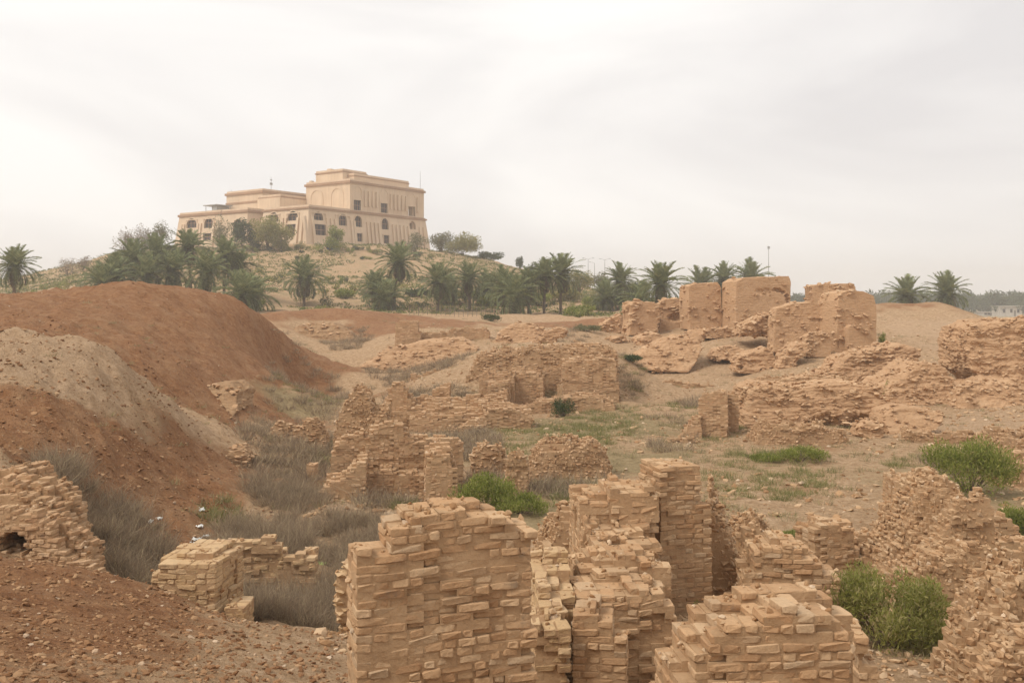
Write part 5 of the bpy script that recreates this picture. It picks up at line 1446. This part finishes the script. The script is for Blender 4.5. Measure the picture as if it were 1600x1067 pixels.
rubble('rubble', 'broken brick lying around the near ruins', [(1040, 1180, 13, 18, 320), (820, 1060, 11, 22, 260), (1330, 1560, 14, 18, 320), (1480, 1640, 15, 20, 260), (1100, 1160, 18, 21, 160), (1330, 1480, 21, 25, 200), (820, 1000, 20, 25, 300), (500, 720, 14, 17, 200)], 2, .04, .17)
rubble('rubble', 'stones scattered on the red mounds', [(-100, 330, 17.5, 33, 4200), (200, 430, 26, 50, 1500), (-100, 520, 44, 80, 2600)], 3, .02, .11, 'stone_red')
rubble('rubble', 'broken brick strewn over the middle ground', [(480, 760, 27, 34, 800), (560, 980, 44, 66, 1500), (960, 1640, 40, 100, 3800), (600, 980, 66, 110, 1500), (1040, 1420, 24, 36, 500), (1480, 1640, 26, 60, 900), (820, 980, 32, 36, 240)], 4, .04, .20)

# ------------------------------------------------------------------ fence, masts, small buildings, litter
fx = [(640 + i * 7.0, 126 + .0 * i) for i in range(20)]
fence = empty('fence', (*at(705, 490, 126)[:2], 0)); tag(fence, 'thin iron fence running below the palms by the ridge', 'fence', None, 'thing')
fo = np.array(fence.location)
pts = []
for (px, d) in fx:
    x = (px - 800) * d / FPX; z = ground_z(x, d)
    pts.append((x - fo[0], d - fo[1], z))
    mb = MB(); mb.tube([(x - fo[0], d - fo[1], z - .2), (x - fo[0], d - fo[1], z + 1.25)], .035, 6); mb.build('fence_post', M['post'], fence)
for h in (.35, .75, 1.15):
    mb = MB(); mb.tube([(p[0], p[1], p[2] + h) for p in pts], .014, 5); mb.build('rail', M['post'], fence)
def mast(px, ytop, d, label, arms):
    x = (px - 800) * d / FPX; z = ground_z(x, d); h = EYE - (ytop - HORIZ) * d / FPX - z
    root = empty('lamp_post' if arms else 'radio_mast', (x, d, z)); tag(root, label, 'lamp post' if arms else 'mast', None, 'thing')
    mb = MB(); mb.tube([(0, 0, -.3), (0, 0, h)], [.13, .06], 8); mb.build('pole', M['metal'], root)
    for s in arms:
        mb = MB(); mb.tube([(0, 0, h - .1), (s * .9, 0, h + .25), (s * 1.5, 0, h + .3)], [.05, .04, .04], 6); mb.build('arm', M['metal'], root)
        mb = MB(); mb.frustum((s * 1.5 - .35, s * 1.5 + .35, -.16, .16), (s * 1.5 - .25, s * 1.5 + .25, -.1, .1), h + .24, h + .40); mb.build('lamp_head', M['metal'], root)
    if not arms:
        mb = MB(); mb.box(-.25, .25, -.2, .2, h - .6, h); mb.build('aerial', M['metal'], root)
mast(919, 405, 300, 'leftmost of three lamp posts above the yellow olive tree', (-1, 1))
mast(929, 411, 310, 'middle and lowest of three lamp posts above the trees', (-1,))
mast(945, 406, 300, 'rightmost of three lamp posts above the trees', (-1, 1))
mast(1201, 385, 240, 'tall thin mast rising behind the tallest upright block', ())
cab = empty('cabin', (*at(517, 380, 258)[:2], ground_z(*at(517, 380, 258)[:2]))); tag(cab, 'small blue cabin at the foot of the palace', 'cabin', None, 'thing')
mb = MB(); mb.box(-.9, .9, -.9, .9, -.2, 1.9); mb.build('wall', M['blue'], cab)
mb = MB(); mb.frustum((-1.05, 1.05, -1.05, 1.05), (-.8, .8, -.8, .8), 1.9, 2.15); mb.build('roof', M['blue'], cab)
mb = MB(); mb.box(-.35, .35, -.96, -.9, -.1, 1.6); mb.build('door', M['metal'], cab)
def house(px0, px1, ytop, d, label, mat):
    x0, x1 = (px0 - 800) * d / FPX, (px1 - 800) * d / FPX
    z = ground_z((x0 + x1) / 2, d); h = EYE - (ytop - HORIZ) * d / FPX - z; w = x1 - x0
    root = empty('house', ((x0 + x1) / 2, d, z)); tag(root, label, 'house', None, 'thing')
    mb = MB(); mb.box(-w/2, w/2, 0, 8, -.5, h); mb.build('wall', M[mat], root)
    mb = MB(); mb.box(-w/2 - .4, w/2 + .4, -.8, 8.4, h, h + .35); mb.build('roof', M[mat], root)
    for t in (-.3, .02, .33):
        mb = MB(); mb.box(w * t - .55, w * t + .55, -.05, .02, h * .38, h * .75); f = mb.build('window', M['glass'], root)
        mb = MB(); mb.box(w * t - .7, w * t + .7, -.12, 0, h * .34, h * .38); mb.build('sill', M[mat], f)
    mb = MB(); mb.box(w * .14, w * .22, -.05, .02, 0, h * .6); mb.build('door', M['post'], root)
house(1562, 1597, 479, 480, 'white flat roofed house at the right edge before the palm wood', 'whitewall')
house(1537, 1553, 488, 500, 'low white shed left of the flat roofed house', 'whitewall')
rw = empty('ramp_wall', (*at(922, 460, 246)[:2], 0)); tag(rw, 'pale ramp wall among trees at the right foot of the hill', 'ramp wall', None, 'thing')
ro = np.array(rw.location); mb = MB()
q = [at(900, 466, 244), at(945, 455, 250)]
for i in range(6):
    t0, t1 = i / 6, (i + 1) / 6
    a_, b_ = q[0] * (1 - t0) + q[1] * t0, q[0] * (1 - t1) + q[1] * t1
    m1 = MB(); za = ground_z(a_[0], a_[1]) - .5
    m1.add([(a_[0]-ro[0], a_[1]-ro[1], za), (b_[0]-ro[0]-.03, b_[1]-ro[1], za), (b_[0]-ro[0]-.03, b_[1]-ro[1], b_[2]), (a_[0]-ro[0], a_[1]-ro[1], a_[2]),
            (a_[0]-ro[0], a_[1]-ro[1]+3, za), (b_[0]-ro[0]-.03, b_[1]-ro[1]+3, za), (b_[0]-ro[0]-.03, b_[1]-ro[1]+3, b_[2]), (a_[0]-ro[0], a_[1]-ro[1]+3, a_[2])],
           [(0,1,2,3),(7,6,5,4),(3,2,6,7),(1,5,6,2),(0,3,7,4),(0,4,5,1)])
    m1.build('wall_panel', M['whitewall'], rw)
def scrap(px, d, s, label, mat, seed, group=None):
    g = np.random.default_rng(seed)
    x = (px - 800) * d / FPX; z = ground_z(x, d)
    n = 6
    U, V = np.meshgrid(np.linspace(-.5, .5, n), np.linspace(-.5, .5, n), indexing='ij')
    Z = g.uniform(0, .5, (n, n))
    P = np.stack([U * s + g.normal(0, s * .06, (n, n)), V * s + g.normal(0, s * .06, (n, n)), Z * s], -1).reshape(-1, 3)
    i, j = np.meshgrid(np.arange(n - 1), np.arange(n - 1), indexing='ij')
    F = np.stack([i * n + j, (i + 1) * n + j, (i + 1) * n + j + 1, i * n + j + 1], -1).reshape(-1, 4)
    o = link('plastic_scrap', mesh_np('plastic_scrap', P, F, True), None, M[mat])
    sm = o.modifiers.new('thickness', 'SOLIDIFY'); sm.thickness = .01
    o.location = (x, d, z); tag(o, label, 'litter', group, 'thing')
for i, (px, d, s) in enumerate([(312, 27.5, .16), (316, 26.8, .14), (311, 25.8, .18), (322, 25.2, .16), (307, 24.8, .22), (318, 24.6, .2), (232, 23.6, .2), (300, 24.5, .26), (248, 25, .15), (205, 23, .14)]):
    scrap(px, d, s, 'scrap of white plastic litter at the foot of the left mound', 'white', 500 + i, 'white litter below the left mound')
scrap(502, 23.5, .22, 'lime green plastic scrap caught in the dry brush', 'lime', 520)

# ------------------------------------------------------------------ far palm wood
gw = np.random.default_rng(5)
C, Q = [], []
for i in range(640):
    px = gw.uniform(1180, 1900) if i > 110 else gw.uniform(-300, 1250)
    d = gw.uniform(480, 760)
    x = (px - 800) * d / FPX
    H = gw.uniform(7, 11.5) * (1.0 if px > 1350 else .85)
    for q in range(3):
        C.append((x + gw.normal(0, 1.5), d + gw.normal(0, 1.5), H - q * H * .28)); Q.append((3.4, 3.4, 2.4))
wood = link('distant_wood', leaf_cloud('distant_wood', C, Q, 100000, 2.2, 9, 3.5), None, M['leaf_dark'])
tag(wood, 'hazy line of palm wood along the far right horizon', 'wood', None, 'stuff')

# ------------------------------------------------------------------ haze
mb = MB(); mb.box(-1900, 1900, -1900, 1900, -3.0, 60.0)
hm = bpy.data.materials.new('haze'); hm.use_nodes = True
hn = hm.node_tree; hn.nodes.clear()
ho = hn.nodes.new('ShaderNodeOutputMaterial'); hv = hn.nodes.new('ShaderNodeVolumePrincipled')
hv.inputs['Color'].default_value = (0.985, 0.965, 0.94, 1)
hv.inputs['Density'].default_value = 0.0007
hv.inputs['Anisotropy'].default_value = 0.2
hn.links.new(hv.outputs['Volume'], ho.inputs['Volume'])
haze = mb.build('haze', hm)
tag(haze, 'thin pale dust haze over the whole site', 'haze', None, 'stuff')
